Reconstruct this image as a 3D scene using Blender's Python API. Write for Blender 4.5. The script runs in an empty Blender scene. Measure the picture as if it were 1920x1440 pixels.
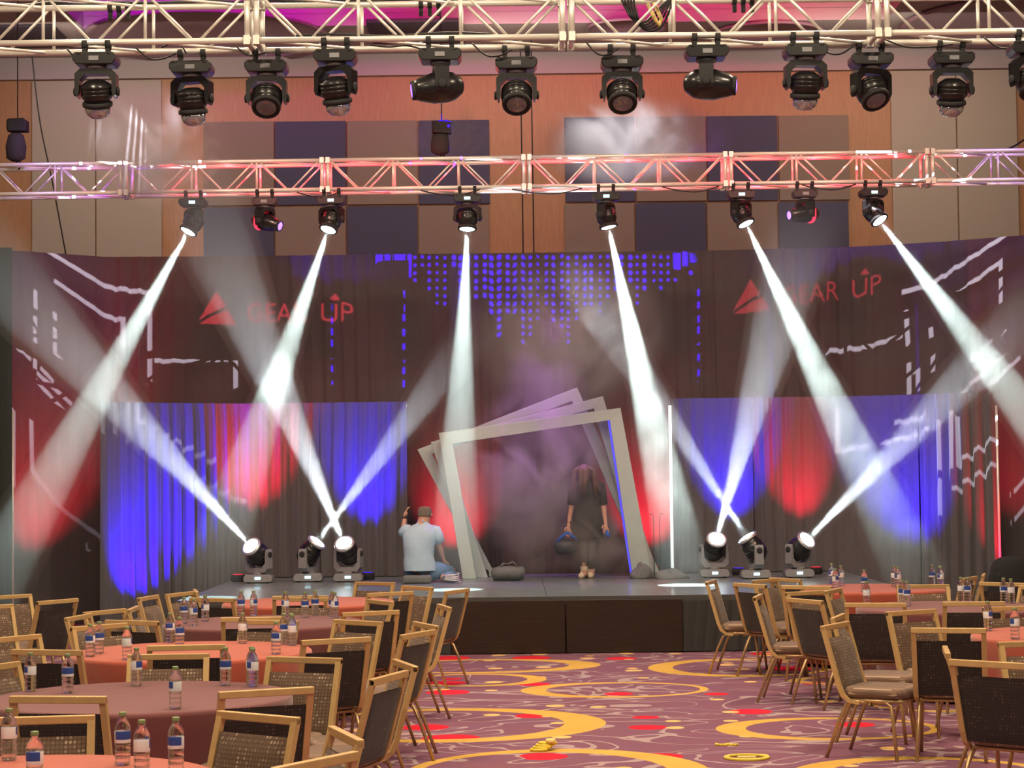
import bpy, bmesh, math, random
from mathutils import Vector, Matrix, Euler
random.seed(7)
SC = bpy.context.scene
COL = SC.collection
R_ = math.radians

# ------------------------------------------------------------------ camera
FPX = 3700.0; CAMZ = 1.9
TH = math.atan(175 / FPX); RO = R_(0.68)
_F = Vector((0, math.cos(TH), math.sin(TH))); _R = Vector((1, 0, 0)); _U = Vector((0, -math.sin(TH), math.cos(TH)))
_R2 = math.cos(RO) * _R - math.sin(RO) * _U
_U2 = math.sin(RO) * _R + math.cos(RO) * _U
CAM = Vector((0, 0, CAMZ))
cd = bpy.data.cameras.new('camera'); cam = bpy.data.objects.new('camera', cd); COL.objects.link(cam)
cd.sensor_width = 36; cd.lens = FPX / 1920 * 36; cd.clip_start = .1; cd.clip_end = 200
m = Matrix(((_R2.x, _U2.x, -_F.x, 0), (_R2.y, _U2.y, -_F.y, 0), (_R2.z, _U2.z, -_F.z, CAMZ), (0, 0, 0, 1)))
cam.matrix_world = m
SC.camera = cam
def ray(px, py): return _F + (px - 960) / FPX * _R2 + (720 - py) / FPX * _U2
def P(px, py, D):            # the world point seen at a pixel, D metres down the hall
    d = ray(px, py); return CAM + d * (D / d.y)
def Pz(px, py, z):           # the world point seen at a pixel, at height z
    d = ray(px, py); return CAM + d * ((z - CAMZ) / d.z)

# ------------------------------------------------------------------ world, exposure
SC.view_settings.view_transform = 'Standard'; SC.view_settings.look = 'None'
SC.view_settings.exposure = 0; SC.view_settings.gamma = 1; SC.view_settings.use_curve_mapping = False
w = bpy.data.worlds.new('world'); SC.world = w; w.use_nodes = True
w.node_tree.nodes['Background'].inputs[0].default_value = (.9, .85, .9, 1)
w.node_tree.nodes['Background'].inputs[1].default_value = 0.10
cy = SC.cycles
cy.max_bounces = 6; cy.diffuse_bounces = 2; cy.glossy_bounces = 3; cy.transmission_bounces = 6
cy.transparent_max_bounces = 8; cy.volume_bounces = 0
cy.use_adaptive_sampling = True; cy.adaptive_threshold = 0.03
cy.caustics_reflective = False; cy.caustics_refractive = False
cy.sample_clamp_indirect = 4; cy.sample_clamp_direct = 0
cy.volume_step_rate = 1.0; cy.volume_max_steps = 64
cy.use_denoising = True

def light(kind, name, loc, target, energy, color, **kw):
    l = bpy.data.lights.new(name, kind); l.energy = energy; l.color = color
    o = bpy.data.objects.new(name, l); COL.objects.link(o); o.location = loc
    if target is not None:
        o.rotation_euler = (Vector(target) - Vector(loc)).to_track_quat('-Z', 'Y').to_euler()
    for k, v in kw.items(): setattr(l, k, v)
    return o
WARM = (1, .80, .56)
# house lights of the ballroom, above the audience
for x in (-4.5, 0, 4.5):
    for y in (4, 11, 18):
        light('AREA', 'house_light', (x, y, 8.8), (x, y, 0), 360, WARM, shape='DISK', size=1.2)
# house wash on the far wall and ceiling
for x in (-6.2, 0, 6.2):
    light('AREA', 'wall_wash', (x, 29.6, 8.6), (x, 32.6, 6.0), 60, (1, .84, .68), shape='RECTANGLE', size=4, size_y=.4)
# downlights that pick out single tables
for x, y, e in ((-2.0, 7.6, 330), (-2.2, 13.4, 460), (-2.0, 18.5, 400), (3.6, 20, 260), (3.9, 14.3, 240)):
    light('SPOT', 'table_downlight', (x, y - .6, 8.7), (x, y, .7), e, (1, .78, .5), spot_size=R_(17), spot_blend=.8, shadow_soft_size=.12)
# low red stage wash on the tall backdrop
light('SPOT', 'red_wash', (-3.6, 17, 7.6), (-2.6, 27, 2.6), 700, (1, .10, .16), spot_size=R_(50), spot_blend=1, shadow_soft_size=.2)
light('SPOT', 'red_wash', (3.9, 17, 7.6), (3.0, 27, 2.6), 700, (1, .10, .16), spot_size=R_(50), spot_blend=1, shadow_soft_size=.2)

# ------------------------------------------------------------------ materials
MATS = {}
def nt(name):
    m = bpy.data.materials.new(name); m.use_nodes = True; n = m.node_tree.nodes; l = m.node_tree.links
    return m, n, l, n['Principled BSDF']
def mat(name, col, rough=.6, metal=0, noise=0, scale=8, bump=0, spec=.5, stretch=(1, 1, 1), emit=None, es=0, trans=0, ior=1.45, sheen=0, coat=0):
    if name in MATS: return MATS[name]
    m, n, l, b = nt(name)
    b.inputs['Base Color'].default_value = (*col, 1); b.inputs['Roughness'].default_value = rough
    b.inputs['Metallic'].default_value = metal; b.inputs['Specular IOR Level'].default_value = spec
    b.inputs['Transmission Weight'].default_value = trans; b.inputs['IOR'].default_value = ior
    b.inputs['Sheen Weight'].default_value = sheen; b.inputs['Coat Weight'].default_value = coat
    if emit: b.inputs['Emission Color'].default_value = (*emit, 1); b.inputs['Emission Strength'].default_value = es
    if noise or bump:
        tc = n.new('ShaderNodeTexCoord'); mp = n.new('ShaderNodeMapping'); mp.inputs['Scale'].default_value = stretch
        nz = n.new('ShaderNodeTexNoise'); nz.inputs['Scale'].default_value = scale; nz.inputs['Detail'].default_value = 4
        l.new(tc.outputs['Object'], mp.inputs[0]); l.new(mp.outputs[0], nz.inputs['Vector'])
        if noise:
            mx = n.new('ShaderNodeMix'); mx.data_type = 'RGBA'
            mx.inputs[6].default_value = (*[c * (1 - noise) for c in col], 1)
            mx.inputs[7].default_value = (*[min(1, c * (1 + noise)) for c in col], 1)
            l.new(nz.outputs['Fac'], mx.inputs[0]); l.new(mx.outputs[2], b.inputs['Base Color'])
        if bump:
            bp = n.new('ShaderNodeBump'); bp.inputs['Strength'].default_value = bump; bp.inputs['Distance'].default_value = .01
            l.new(nz.outputs['Fac'], bp.inputs['Height']); l.new(bp.outputs[0], b.inputs['Normal'])
    MATS[name] = m; return m

ALU = mat('aluminium_tube', (.80, .78, .72), .38, .35, noise=.06, scale=5)
BLK = mat('black_plastic', (.009, .009, .010), .30, 0, noise=.2, scale=20, coat=.3)
BLKM = mat('black_matte', (.02, .02, .022), .8, 0, noise=.2, scale=20)
GREYP = mat('grey_plastic', (.24, .25, .27), .4, 0, noise=.1, scale=20)
RUBBER = mat('cable_rubber', (.012, .012, .014), .55, 0, noise=.2, scale=30)
LENS_OFF = mat('dark_glass_lens', (.10, .11, .13), .08, 0, noise=.1, scale=4, coat=1, spec=1)
LENS_CLEAR = mat('silvery_lens', (.45, .50, .56), .12, .8, noise=.2, scale=6, coat=1)
LENS_ON = mat('lit_lens', (1, 1, 1), .3, emit=(.85, 1, .97), es=22)
LENS_BLUE = mat('blue_lit_lens', (.3, .2, 1), .2, emit=(.25, .12, 1), es=3)
LENS_RED = mat('red_lit_ring', (1, .05, .1), .3, emit=(1, .02, .05), es=3)
SCREEN = mat('lit_display', (.4, .8, 1), .3, emit=(.55, .9, 1), es=1.6)
SILVER = mat('silver_ring', (.7, .72, .75), .25, .7, noise=.05)
GOLD = mat('brushed_gold_frame', (.58, .39, .17), .40, .25, noise=.18, scale=14, stretch=(1, 1, 1))
GOLDLEG = mat('gold_leg_metal', (.50, .34, .17), .33, .65, noise=.1, scale=10)
WOODD = mat('dark_wood_panel', (.030, .017, .011), .42, 0, noise=.45, scale=3.0, stretch=(1.2, 1, 14), bump=.15)

def fabric_dots(name, base, dot, dark):
    m, n, l, b = nt(name)
    tc = n.new('ShaderNodeTexCoord')
    sx = n.new('ShaderNodeSeparateXYZ'); l.new(tc.outputs['Object'], sx.inputs[0])
    cx = n.new('ShaderNodeCombineXYZ'); l.new(sx.outputs['X'], cx.inputs['X']); l.new(sx.outputs['Z'], cx.inputs['Y'])
    sc = n.new('ShaderNodeVectorMath'); sc.operation = 'SCALE'; sc.inputs['Scale'].default_value = 54; l.new(cx.outputs[0], sc.inputs[0])
    fr = n.new('ShaderNodeVectorMath'); fr.operation = 'FRACTION'; l.new(sc.outputs[0], fr.inputs[0])
    fl = n.new('ShaderNodeVectorMath'); fl.operation = 'FLOOR'; l.new(sc.outputs[0], fl.inputs[0])
    wn = n.new('ShaderNodeTexWhiteNoise'); wn.noise_dimensions = '3D'; l.new(fl.outputs[0], wn.inputs['Vector'])
    ds = n.new('ShaderNodeVectorMath'); ds.operation = 'DISTANCE'; l.new(fr.outputs[0], ds.inputs[0]); ds.inputs[1].default_value = (.5, .5, 0)
    lt = n.new('ShaderNodeMath'); lt.operation = 'LESS_THAN'; l.new(ds.outputs['Value'], lt.inputs[0]); lt.inputs[1].default_value = .34
    pw = n.new('ShaderNodeMath'); pw.operation = 'POWER'; l.new(wn.outputs['Value'], pw.inputs[0]); pw.inputs[1].default_value = 7.0
    mu = n.new('ShaderNodeMath'); mu.operation = 'MULTIPLY'; l.new(lt.outputs[0], mu.inputs[0]); l.new(pw.outputs[0], mu.inputs[1])
    gr = n.new('ShaderNodeMath'); gr.operation = 'GREATER_THAN'; l.new(ds.outputs['Value'], gr.inputs[0]); gr.inputs[1].default_value = .42
    m1 = n.new('ShaderNodeMix'); m1.data_type = 'RGBA'; m1.inputs[6].default_value = (*base, 1); m1.inputs[7].default_value = (*dark, 1); l.new(gr.outputs[0], m1.inputs[0])
    m2 = n.new('ShaderNodeMix'); m2.data_type = 'RGBA'; l.new(m1.outputs[2], m2.inputs[6]); m2.inputs[7].default_value = (*dot, 1); l.new(mu.outputs[0], m2.inputs[0])
    l.new(m2.outputs[2], b.inputs['Base Color']); b.inputs['Roughness'].default_value = .85; b.inputs['Sheen Weight'].default_value = .15
    return m
FABF = fabric_dots('brown_woven_dots', (.125, .072, .040), (.36, .27, .19), (.075, .042, .025))
FABR = fabric_dots('dark_woven_back', (.026, .016, .014), (.08, .055, .05), (.016, .010, .009))
FABS = fabric_dots('seat_weave', (.22, .13, .085), (.62, .48, .36), (.15, .09, .06))

def cloth_mat(name, col, rough=.75, sheen=.3, scale=3):
    return mat(name, col, rough, 0, noise=.12, scale=scale, bump=.25, sheen=sheen)
def wood_mat(name, col):
    return mat(name, col, .5, 0, noise=.22, scale=6, stretch=(9, 9, .7), bump=.03)
WOODW = wood_mat('honey_wood_veneer', (.50, .27, .14))
BEIGE = mat('beige_wall_fabric', (.50, .44, .36), .9, 0, noise=.05, scale=60)
TAUPE = mat('taupe_wall_fabric', (.30, .235, .185), .9, 0, noise=.06, scale=60)
SLATE = mat('slate_blue_wall_fabric', (.095, .095, .15), .9, 0, noise=.08, scale=60)
CEILM = mat('ceiling_paint', (.48, .42, .42), .85, 0, noise=.03, scale=3)
DOMEM = mat('dome_plaster', (.30, .20, .24), .6, 0, noise=.05, scale=2)
DRAPE = mat('drape_dark_fabric', (.075, .066, .070), .8, 0, noise=.12, scale=9, stretch=(6, 6, .5), sheen=.25)
DRAPEL = mat('drape_charcoal_fabric', (.085, .083, .088), .75, 0, noise=.12, scale=9, stretch=(6, 6, .5), sheen=.35)

# ------------------------------------------------------------------ mesh builder
class MB:
    def __init__(s): s.v = []; s.f = []; s.sm = []
    def add(s, vs, fs, smooth=False, M=None):
        o = len(s.v)
        s.v += [tuple(M @ Vector(v)) if M else tuple(v) for v in vs]
        s.f += [tuple(i + o for i in f) for f in fs]; s.sm += [smooth] * len(fs); return s
    def box(s, c, d, rot=None, ch=0):
        hx, hy, hz = d[0] / 2, d[1] / 2, d[2] / 2
        M = Matrix.Translation(c) @ (rot if rot else Matrix.Identity(4))
        vs = [(x, y, z) for z in (-hz, hz) for y in (-hy, hy) for x in (-hx, hx)]
        return s.add(vs, [(0, 2, 3, 1), (4, 5, 7, 6), (0, 1, 5, 4), (2, 6, 7, 3), (0, 4, 6, 2), (1, 3, 7, 5)], False, M)
    def prism(s, poly, y0, y1, M=None):      # polygon in xz extruded along y
        n = len(poly); vs = [(x, y0, z) for x, z in poly] + [(x, y1, z) for x, z in poly]
        fs = [tuple(range(n)), tuple(range(2 * n - 1, n - 1, -1))] + [(i, n + i, n + (i + 1) % n, (i + 1) % n) for i in range(n)]
        return s.add(vs, fs, False, M)
    def lathe(s, prof, n=16, M=None, smooth=True, a0=0):
        vs = []; fs = []
        for r, z in prof:
            for k in range(n):
                a = a0 + 2 * math.pi * k / n; vs.append((r * math.cos(a), r * math.sin(a), z))
        for i in range(len(prof) - 1):
            for k in range(n):
                k2 = (k + 1) % n; fs.append((i * n + k, i * n + k2, (i + 1) * n + k2, (i + 1) * n + k))
        if prof[0][0] > 1e-6: fs.append(tuple(range(n - 1, -1, -1)))
        if prof[-1][0] > 1e-6: fs.append(tuple((len(prof) - 1) * n + k for k in range(n)))
        return s.add(vs, fs, smooth, M)
    def tube(s, pts, r, n=8, cap=True, smooth=True):
        pts = [Vector(p) for p in pts]; rr = r if isinstance(r, (list, tuple)) else [r] * len(pts)
        vs = []; fs = []; prev = None
        for i, p in enumerate(pts):
            t = (pts[min(i + 1, len(pts) - 1)] - pts[max(i - 1, 0)]).normalized()
            if prev is None:
                a = t.orthogonal().normalized()
            else:
                a = (prev - t * prev.dot(t)).normalized()
            prev = a; b = t.cross(a)
            for k in range(n):
                g = 2 * math.pi * k / n; vs.append(p + (a * math.cos(g) + b * math.sin(g)) * rr[i])
        for i in range(len(pts) - 1):
            for k in range(n):
                k2 = (k + 1) % n; fs.append((i * n + k, i * n + k2, (i + 1) * n + k2, (i + 1) * n + k))
        if cap: fs.append(tuple(range(n - 1, -1, -1))); fs.append(tuple((len(pts) - 1) * n + k for k in range(n)))
        return s.add(vs, fs, smooth)
    def mesh(s, name):
        me = bpy.data.meshes.new(name); me.from_pydata(s.v, [], s.f)
        me.polygons.foreach_set('use_smooth', s.sm); me.update()
        bm = bmesh.new(); bm.from_mesh(me); bmesh.ops.recalc_face_normals(bm, faces=bm.faces); bm.to_mesh(me); bm.free()
        return me
    def build(s, name, m, parent=None, bevel=0, loc=None):
        me = s.mesh(name); me.materials.append(m)
        o = bpy.data.objects.new(name, me); COL.objects.link(o)
        if parent: o.parent = parent
        if loc is not None: o.location = loc
        if bevel:
            b = o.modifiers.new('bevel', 'BEVEL'); b.width = bevel; b.segments = 2; b.limit_method = 'ANGLE'; b.harden_normals = False
        return o
def tag(o, label=None, cat=None, group=None, kind=None):
    if label: o['label'] = label
    if cat: o['category'] = cat
    if group: o['group'] = group
    if kind: o['kind'] = kind
    return o
def empty(name, loc=(0, 0, 0), rz=0, **k):
    o = bpy.data.objects.new(name, None); COL.objects.link(o); o.location = loc; o.rotation_euler = (0, 0, rz)
    o.empty_display_size = .1
    return tag(o, **k)
def copy_tree(o, parent=None):
    c = o.copy(); COL.objects.link(c)
    if parent: c.parent = parent
    for ch in list(o.children): copy_tree(ch, c)
    return c
def rotx(a): return Matrix.Rotation(a, 4, 'X')
def roty(a): return Matrix.Rotation(a, 4, 'Y')
def rotz(a): return Matrix.Rotation(a, 4, 'Z')
ORD = ['first', 'second', 'third', 'fourth', 'fifth', 'sixth', 'seventh', 'eighth', 'ninth', 'tenth', 'eleventh', 'twelfth']
def ordl(i, n):
    if n == 1: return 'only'
    if i == 0: return 'leftmost'
    if i == n - 1: return 'rightmost'
    return ORD[i] + ' from left'

# ------------------------------------------------------------------ carpet material
def carpet():
    m, n, l, b = nt('patterned_carpet'); b.inputs['Roughness'].default_value = .95; b.inputs['Specular IOR Level'].default_value = .1
    tc = n.new('ShaderNodeTexCoord'); co = tc.outputs['Object']
    def M_(op, a, c=None, d=None):
        q = n.new('ShaderNodeMath'); q.operation = op
        for i, x in enumerate((a, c, d)):
            if x is None: continue
            if isinstance(x, (int, float)): q.inputs[i].default_value = x
            else: l.new(x, q.inputs[i])
        return q.outputs[0]
    def mix(f, a, c):
        q = n.new('ShaderNodeMix'); q.data_type = 'RGBA'
        for i, x in ((0, f), (6, a), (7, c)):
            if isinstance(x, tuple): q.inputs[i].default_value = (*x, 1)
            elif isinstance(x, (int, float)): q.inputs[i].default_value = x
            else: l.new(x, q.inputs[i])
        return q.outputs[2]
    def vscale(v, s):
        q = n.new('ShaderNodeMapping'); q.inputs['Scale'].default_value = s; l.new(v, q.inputs[0]); return q.outputs[0]
    def noise(v, sc, det=3, dist=0):
        q = n.new('ShaderNodeTexNoise'); q.inputs['Scale'].default_value = sc; q.inputs['Detail'].default_value = det; q.inputs['Distortion'].default_value = dist
        l.new(v, q.inputs['Vector']); return q.outputs['Fac']
    base = mix(noise(vscale(co, (1, 1.6, 1)), 1.3, 5, 1.5), (.185, .062, .085), (.135, .065, .155))
    fine = noise(co, 60, 2); base = mix(M_('MULTIPLY', fine, .5), base, (.30, .15, .16))
    # grey ribbons
    rb = noise(vscale(co, (.8, 1.1, 1)), 1.1, 1.0, 2.2)
    band = M_('LESS_THAN', M_('ABSOLUTE', M_('SUBTRACT', rb, .52)), M_('MULTIPLY', noise(co, .9, 0), .046))
    c = mix(band, base, (.36, .26, .27))
    # dots
    def dots(scale, off, prob, rmin, rmax, col, c):
        mp = n.new('ShaderNodeMapping'); mp.inputs['Location'].default_value = off; l.new(co, mp.inputs[0])
        vo = n.new('ShaderNodeTexVoronoi'); vo.voronoi_dimensions = '2D'; vo.inputs['Scale'].default_value = scale; vo.inputs['Randomness'].default_value = .8
        l.new(mp.outputs[0], vo.inputs['Vector'])
        s = n.new('ShaderNodeSeparateColor'); l.new(vo.outputs['Color'], s.inputs[0])
        on = M_('LESS_THAN', s.outputs[0], prob)
        rad = M_('MULTIPLY_ADD', s.outputs[1], rmax - rmin, rmin)
        return mix(M_('MULTIPLY', on, M_('LESS_THAN', vo.outputs['Distance'], rad)), c, col)
    c = dots(1.25, (3.1, .4, 0), .36, .12, .30, (.62, .018, .04), c)
    c = dots(2.1, (1.7, 5.2, 0), .34, .10, .20, (.72, .45, .17), c)
    # crescent rings: left px, right px, top y, bottom y, heavy side
    rings = [(977, 1327, 1279, 1308, -1), (690, 1125, 1236, 1262, 1), (760, 1024, 1263, 1287, 1), (560, 1134, 1328, 1392, 1),
             (1216, 1560, 1235, 1269, -1), (1344, 1760, 1345, 1388, -1), (760, 1330, 1404, 1500, 1), (1480, 2000, 1418, 1500, -1), (1480, 2050, 1262, 1285, 1),
             (560, 900, 1205, 1232, 1), (1620, 1900, 1300, 1335, 1)]
    ring = None
    for x0, x1, y0, y1, s in rings:
        a = Pz((x0 + x1) / 2, y0, 0); d = Pz((x0 + x1) / 2, y1, 0); cxw, cyw = (a.x + d.x) / 2, (a.y + d.y) / 2
        ry = abs(a.y - d.y) / 2; ym = (y0 + y1) / 2; q = 2.0 * (x1 - x0) / 4
        rx = (x1 - x0) / 2 / FPX * cyw
        def ell(ox, oy, fx, fy):
            sb = n.new('ShaderNodeVectorMath'); sb.operation = 'SUBTRACT'; l.new(co, sb.inputs[0]); sb.inputs[1].default_value = (cxw + ox, cyw + oy, 0)
            sc = n.new('ShaderNodeVectorMath'); sc.operation = 'MULTIPLY'; l.new(sb.outputs[0], sc.inputs[0]); sc.inputs[1].default_value = (1 / (rx * fx), 1 / (ry * fy), 0)
            le = n.new('ShaderNodeVectorMath'); le.operation = 'LENGTH'; l.new(sc.outputs[0], le.inputs[0]); return le.outputs['Value']
        o_ = M_('LESS_THAN', ell(0, 0, 1, 1), 1.0); i_ = M_('GREATER_THAN', ell(-s * rx * .09, 0, .82, .84), 1.0)
        g = M_('MULTIPLY', o_, i_)
        ring = g if ring is None else M_('MAXIMUM', ring, g)
    c = mix(ring, c, mix(noise(co, 2.5, 2), (.66, .40, .10), (.50, .30, .06)))
    l.new(c, b.inputs['Base Color'])
    bp = n.new('ShaderNodeBump'); bp.inputs['Strength'].default_value = .4; bp.inputs['Distance'].default_value = .01
    l.new(noise(co, 220, 1), bp.inputs['Height']); l.new(bp.outputs[0], b.inputs['Normal'])
    return m

# ------------------------------------------------------------------ the setting
WD = 32.6            # far wall
CEIL = 8.95
o = MB().add([(-13, -3, 0), (13, -3, 0), (13, WD + .3, 0), (-13, WD + .3, 0), (-13, -3, -.1), (13, -3, -.1), (13, WD + .3, -.1), (-13, WD + .3, -.1)],
         [(0, 1, 2, 3), (4, 7, 6, 5), (0, 4, 5, 1), (1, 5, 6, 2), (2, 6, 7, 3), (3, 7, 4, 0)]).build('floor', carpet())
tag(o, label='purple carpet with yellow crescent rings and red dots', kind='structure')
# far wall: wood ground with raised fabric panels
wb = MB().box((0, WD + .15, 4.5), (26, .3, 9.1)).build('wall_back', WOODW)
tag(wb, label='honey wood far wall with fabric panels above the stage drape', kind='structure')
def wall_panel(x0, x1, ytop, ybot, m, name='wall_panel', t=.05):
    a = P(x0, ytop, WD); b = P(x1, ytop, WD); c = P((x0 + x1) / 2, ybot, WD)
    zt = (a.z + b.z) / 2
    MB().box(((a.x + b.x) / 2, WD - t / 2, (zt + c.z) / 2), (b.x - a.x - .02, t, zt - c.z - .02)).build(name, m, wb, bevel=.008)
zb = 520
for x0, x1 in ((60, 180), (180, 304), (1667, 1790), (1790, 1904)): wall_panel(x0, x1, 150 - (x0 - 180) * .0119, zb, BEIGE)
for k in range(4):
    x0 = 381 + k * 134.3
    wall_panel(x0, x0 + 134, 228 - k, 387 - k, (TAUPE, SLATE)[k % 2]); wall_panel(x0, x0 + 134, 388 - k, zb, (SLATE, TAUPE)[k % 2])
    x0 = 1057 + k * 133.5
    wall_panel(x0, x0 + 133, 219 - k, 380 - k, (SLATE, TAUPE)[k % 2]); wall_panel(x0, x0 + 133, 381 - k, zb, (TAUPE, SLATE)[k % 2])
zt = P(960, 141, WD).z
MB().box((0, WD - .06, (zt + CEIL) / 2 + .02), (26, .12, CEIL - zt + .04)).build('soffit_band', CEILM, wb)
for s, nm in ((-1, 'wall_left'), (1, 'wall_right')):
    tag(MB().box((s * 13.1, 15, 4.5), (.2, 36, 9.1)).build(nm, BEIGE), label='plain beige side wall of the hall', kind='structure')
# ceiling with a long cove tray and shallow domes
ce = MB()
tx0, tx1, ty0, ty1 = -6.6, 5.9, 27.6, 30.4
for (x0, x1, y0, y1) in ((-13, 13, -3, ty0), (-13, 13, ty1, WD + .3), (-13, tx0, ty0, ty1), (tx1, 13, ty0, ty1)):
    ce.box(((x0 + x1) / 2, (y0 + y1) / 2, CEIL + .1), (x1 - x0, y1 - y0, .2))
ce = ce.build('ceiling', CEILM); tag(ce, label='pale ceiling with a recessed magenta lit cove', kind='structure')
tr = MB()
tr.box(((tx0 + tx1) / 2, (ty0 + ty1) / 2, CEIL + .55), (tx1 - tx0 + .2, ty1 - ty0 + .2, .1))
for y in (ty0 - .05, ty1 + .05): tr.box(((tx0 + tx1) / 2, y, CEIL + .36), (tx1 - tx0 + .2, .1, .34))
for x in (tx0 - .05, tx1 + .05): tr.box((x, (ty0 + ty1) / 2, CEIL + .36), (.1, ty1 - ty0, .34))
tr.build('cove_tray', CEILM, ce)
for px, wpx, D in ((390, 460, 31.0), (1440, 215, 31.2), (1900, 420, 30.6), (1175, 150, 30.6)):
    c0 = P(px, 60, D); r = wpx / 2 / FPX * D
    MB().lathe([(r, 0), (r, -.04), (r * .97, -.05), (r * .93, .0), (r * .6, .06), (.0001, .09)], 40).build('ceiling_dome', DOMEM, ce, loc=(c0.x, c0.y, CEIL - .02))
for px, wpx in ((40, 150), (780, 180)):
    c0 = P(px, 60, 30.6); wm = wpx / FPX * 30.6
    MB().box((c0.x, 30.8, CEIL - .01), (wm, 1.5, .06)).build('opening_shade_slab', mat('opening_shade', (.04, .03, .045), .7, noise=.2), ce, bevel=.01)  # dark slabs in place of openings, their shade put into the colour
# cove LEDs: magenta at the ends, red through the middle (they sit on the tray's near lip, hidden from the floor)
for x, c_, e in ((-5.4, (.85, .0, 1), 90), (-3.2, (1, .0, .75), 90), (-1.0, (1, .04, .16), 80), (1.4, (1, .0, .5), 80), (2.9, (1, .04, .16), 80), (4.7, (1, .04, .14), 80)):
    light('AREA', 'cove_led', (x, ty0 + .5, CEIL + .12), (x, ty0 + 1.2, CEIL + .5), e * .27, c_, shape='RECTANGLE', size=2.0, size_y=.08, spread=R_(120))

# ------------------------------------------------------------------ drapes
def drape_mesh(path, z0, z1, amp=.045, wl=.17, seed=0, nz=10, step=.022, gather=0):
    rnd = random.Random(seed); pts = []
    P_ = [Vector(p) for p in path]
    seg = []; tot = 0
    for a, b in zip(P_, P_[1:]): seg.append((tot, a, b)); tot += (b - a).length
    n = int(tot / step); ph = [rnd.uniform(0, 6.28) for _ in range(6)]
    mb = MB(); vs = []; fs = []
    for i in range(n + 1):
        s = tot * i / n
        for t0, a, b in seg:
            if s <= t0 + (b - a).length + 1e-6: break
        u = (s - t0) / (b - a).length; p = a.lerp(b, u); d = (b - a).normalized(); nr = Vector((d.y, -d.x))
        for j in range(nz + 1):
            v = j / nz
            q = s + .03 * math.sin(2.3 * v + ph[3] + s * 1.1)
            A = amp * (.55 + .45 * math.sin(s * 2.1 + ph[0])) * (1.15 - .45 * v)
            off = A * (math.sin(2 * math.pi * q / wl + 1.3 * math.sin(q * 3.1 + ph[1])) + .45 * math.sin(2 * math.pi * q / (wl * .43) + ph[2]))
            if gather and v > .97: off *= .4
            vs.append((p.x + nr.x * off, p.y + nr.y * off, z0 + (z1 - z0) * v))
    for i in range(n):
        for j in range(nz):
            a = i * (nz + 1) + j; fs.append((a, a + nz + 1, a + nz + 2, a + 1))
    return MB().add(vs, fs, True)
def px_path(pts, z):  # (px, D) at the level of the drape's top
    return [(P(px, 470, D).x, D) for px, D in pts]
TZ = 4.98
dr = empty('tall_backdrop', (0, 26.9, 0), label='tall dark maroon curtain wall across the whole stage', cat='curtain')
segs = [[(-60, 25.4), (22, 26.0), (200, 26.9)], [(200, 26.9), (460, 27.0), (700, 27.0)], [(700, 27.0), (1000, 27.0), (1340, 27.0)], [(1340, 27.0), (1620, 26.7), (1760, 26.3)], [(1760, 26.3), (1960, 25.5), (2060, 25.1)]]
for i, sg in enumerate(segs):
    pp = [Vector(p) for p in px_path(sg, TZ)]
    mb = drape_mesh(pp, .02, TZ, amp=.024, wl=.21, seed=i + 3, nz=8, step=.026)
    mb.v = [(x, y - 26.9, z) for x, y, z in mb.v]
    d_ = mb.build('curtain_panel', DRAPE, dr)
    b_ = MB().tube([(p.x, p.y - 26.9 + .10, TZ - .06) for p in pp], .025, 8).build('crossbar', ALU, d_)
# charcoal lower drapes
LZ = 2.92; LY = 26.15
def low_drape(name, label, pxs, D, zb0, seed):
    e = empty(name, (0, 0, 0), label=label, cat='curtain')
    for k, (a, b) in enumerate(zip(pxs, pxs[1:])):
        Da = D(a); Db = D(b)
        p0 = P(a, 760, Da); p1 = P(b, 760, Db)
        z0 = zb0((p0.x + p1.x) / 2)
        pn = drape_mesh([(p0.x, Da), (p1.x, Db)], z0, LZ, amp=.05, wl=.19, seed=seed + k, nz=8, step=.02, gather=1).build('curtain_panel', DRAPEL, e)
        MB().tube([(p0.x, Da + .10, LZ - .05), (p1.x, Db + .10, LZ - .05)], .02, 8).build('crossbar', ALU, pn)
    return e
SX0, SX1, SY0, SY1, SZ = -3.65, 4.35, 21.4, 26.4, .61
low_drape('low_curtain_left', 'shorter charcoal curtain on the left lit blue and red', [188, 318, 445, 600, 762], lambda p: LY - max(0, (445 - p)) * .0042, lambda x: .02 if x < SX0 else SZ + .01, 20)
low_drape('low_curtain_right', 'shorter charcoal curtain on the right lit blue and red', [1256, 1410, 1566, 1720, 1868], lambda p: LY - max(0, p - 1640) * .0042, lambda x: .02 if x > SX1 else SZ + .01, 40)
# dark side masking at the far left
pt = P(-60, 465, 24.3); pt2 = P(22, 465, 24.3)
mk = drape_mesh([(pt.x, 24.3), (pt2.x, 24.3)], .02, pt.z, amp=.03, wl=.2, seed=77, nz=6).build('side_masking_curtain', mat('masking_fabric', (.02, .026, .024), .9, noise=.1, scale=8, sheen=.2))
tag(mk, 'near black masking curtain at the far left edge', 'curtain')

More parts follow.
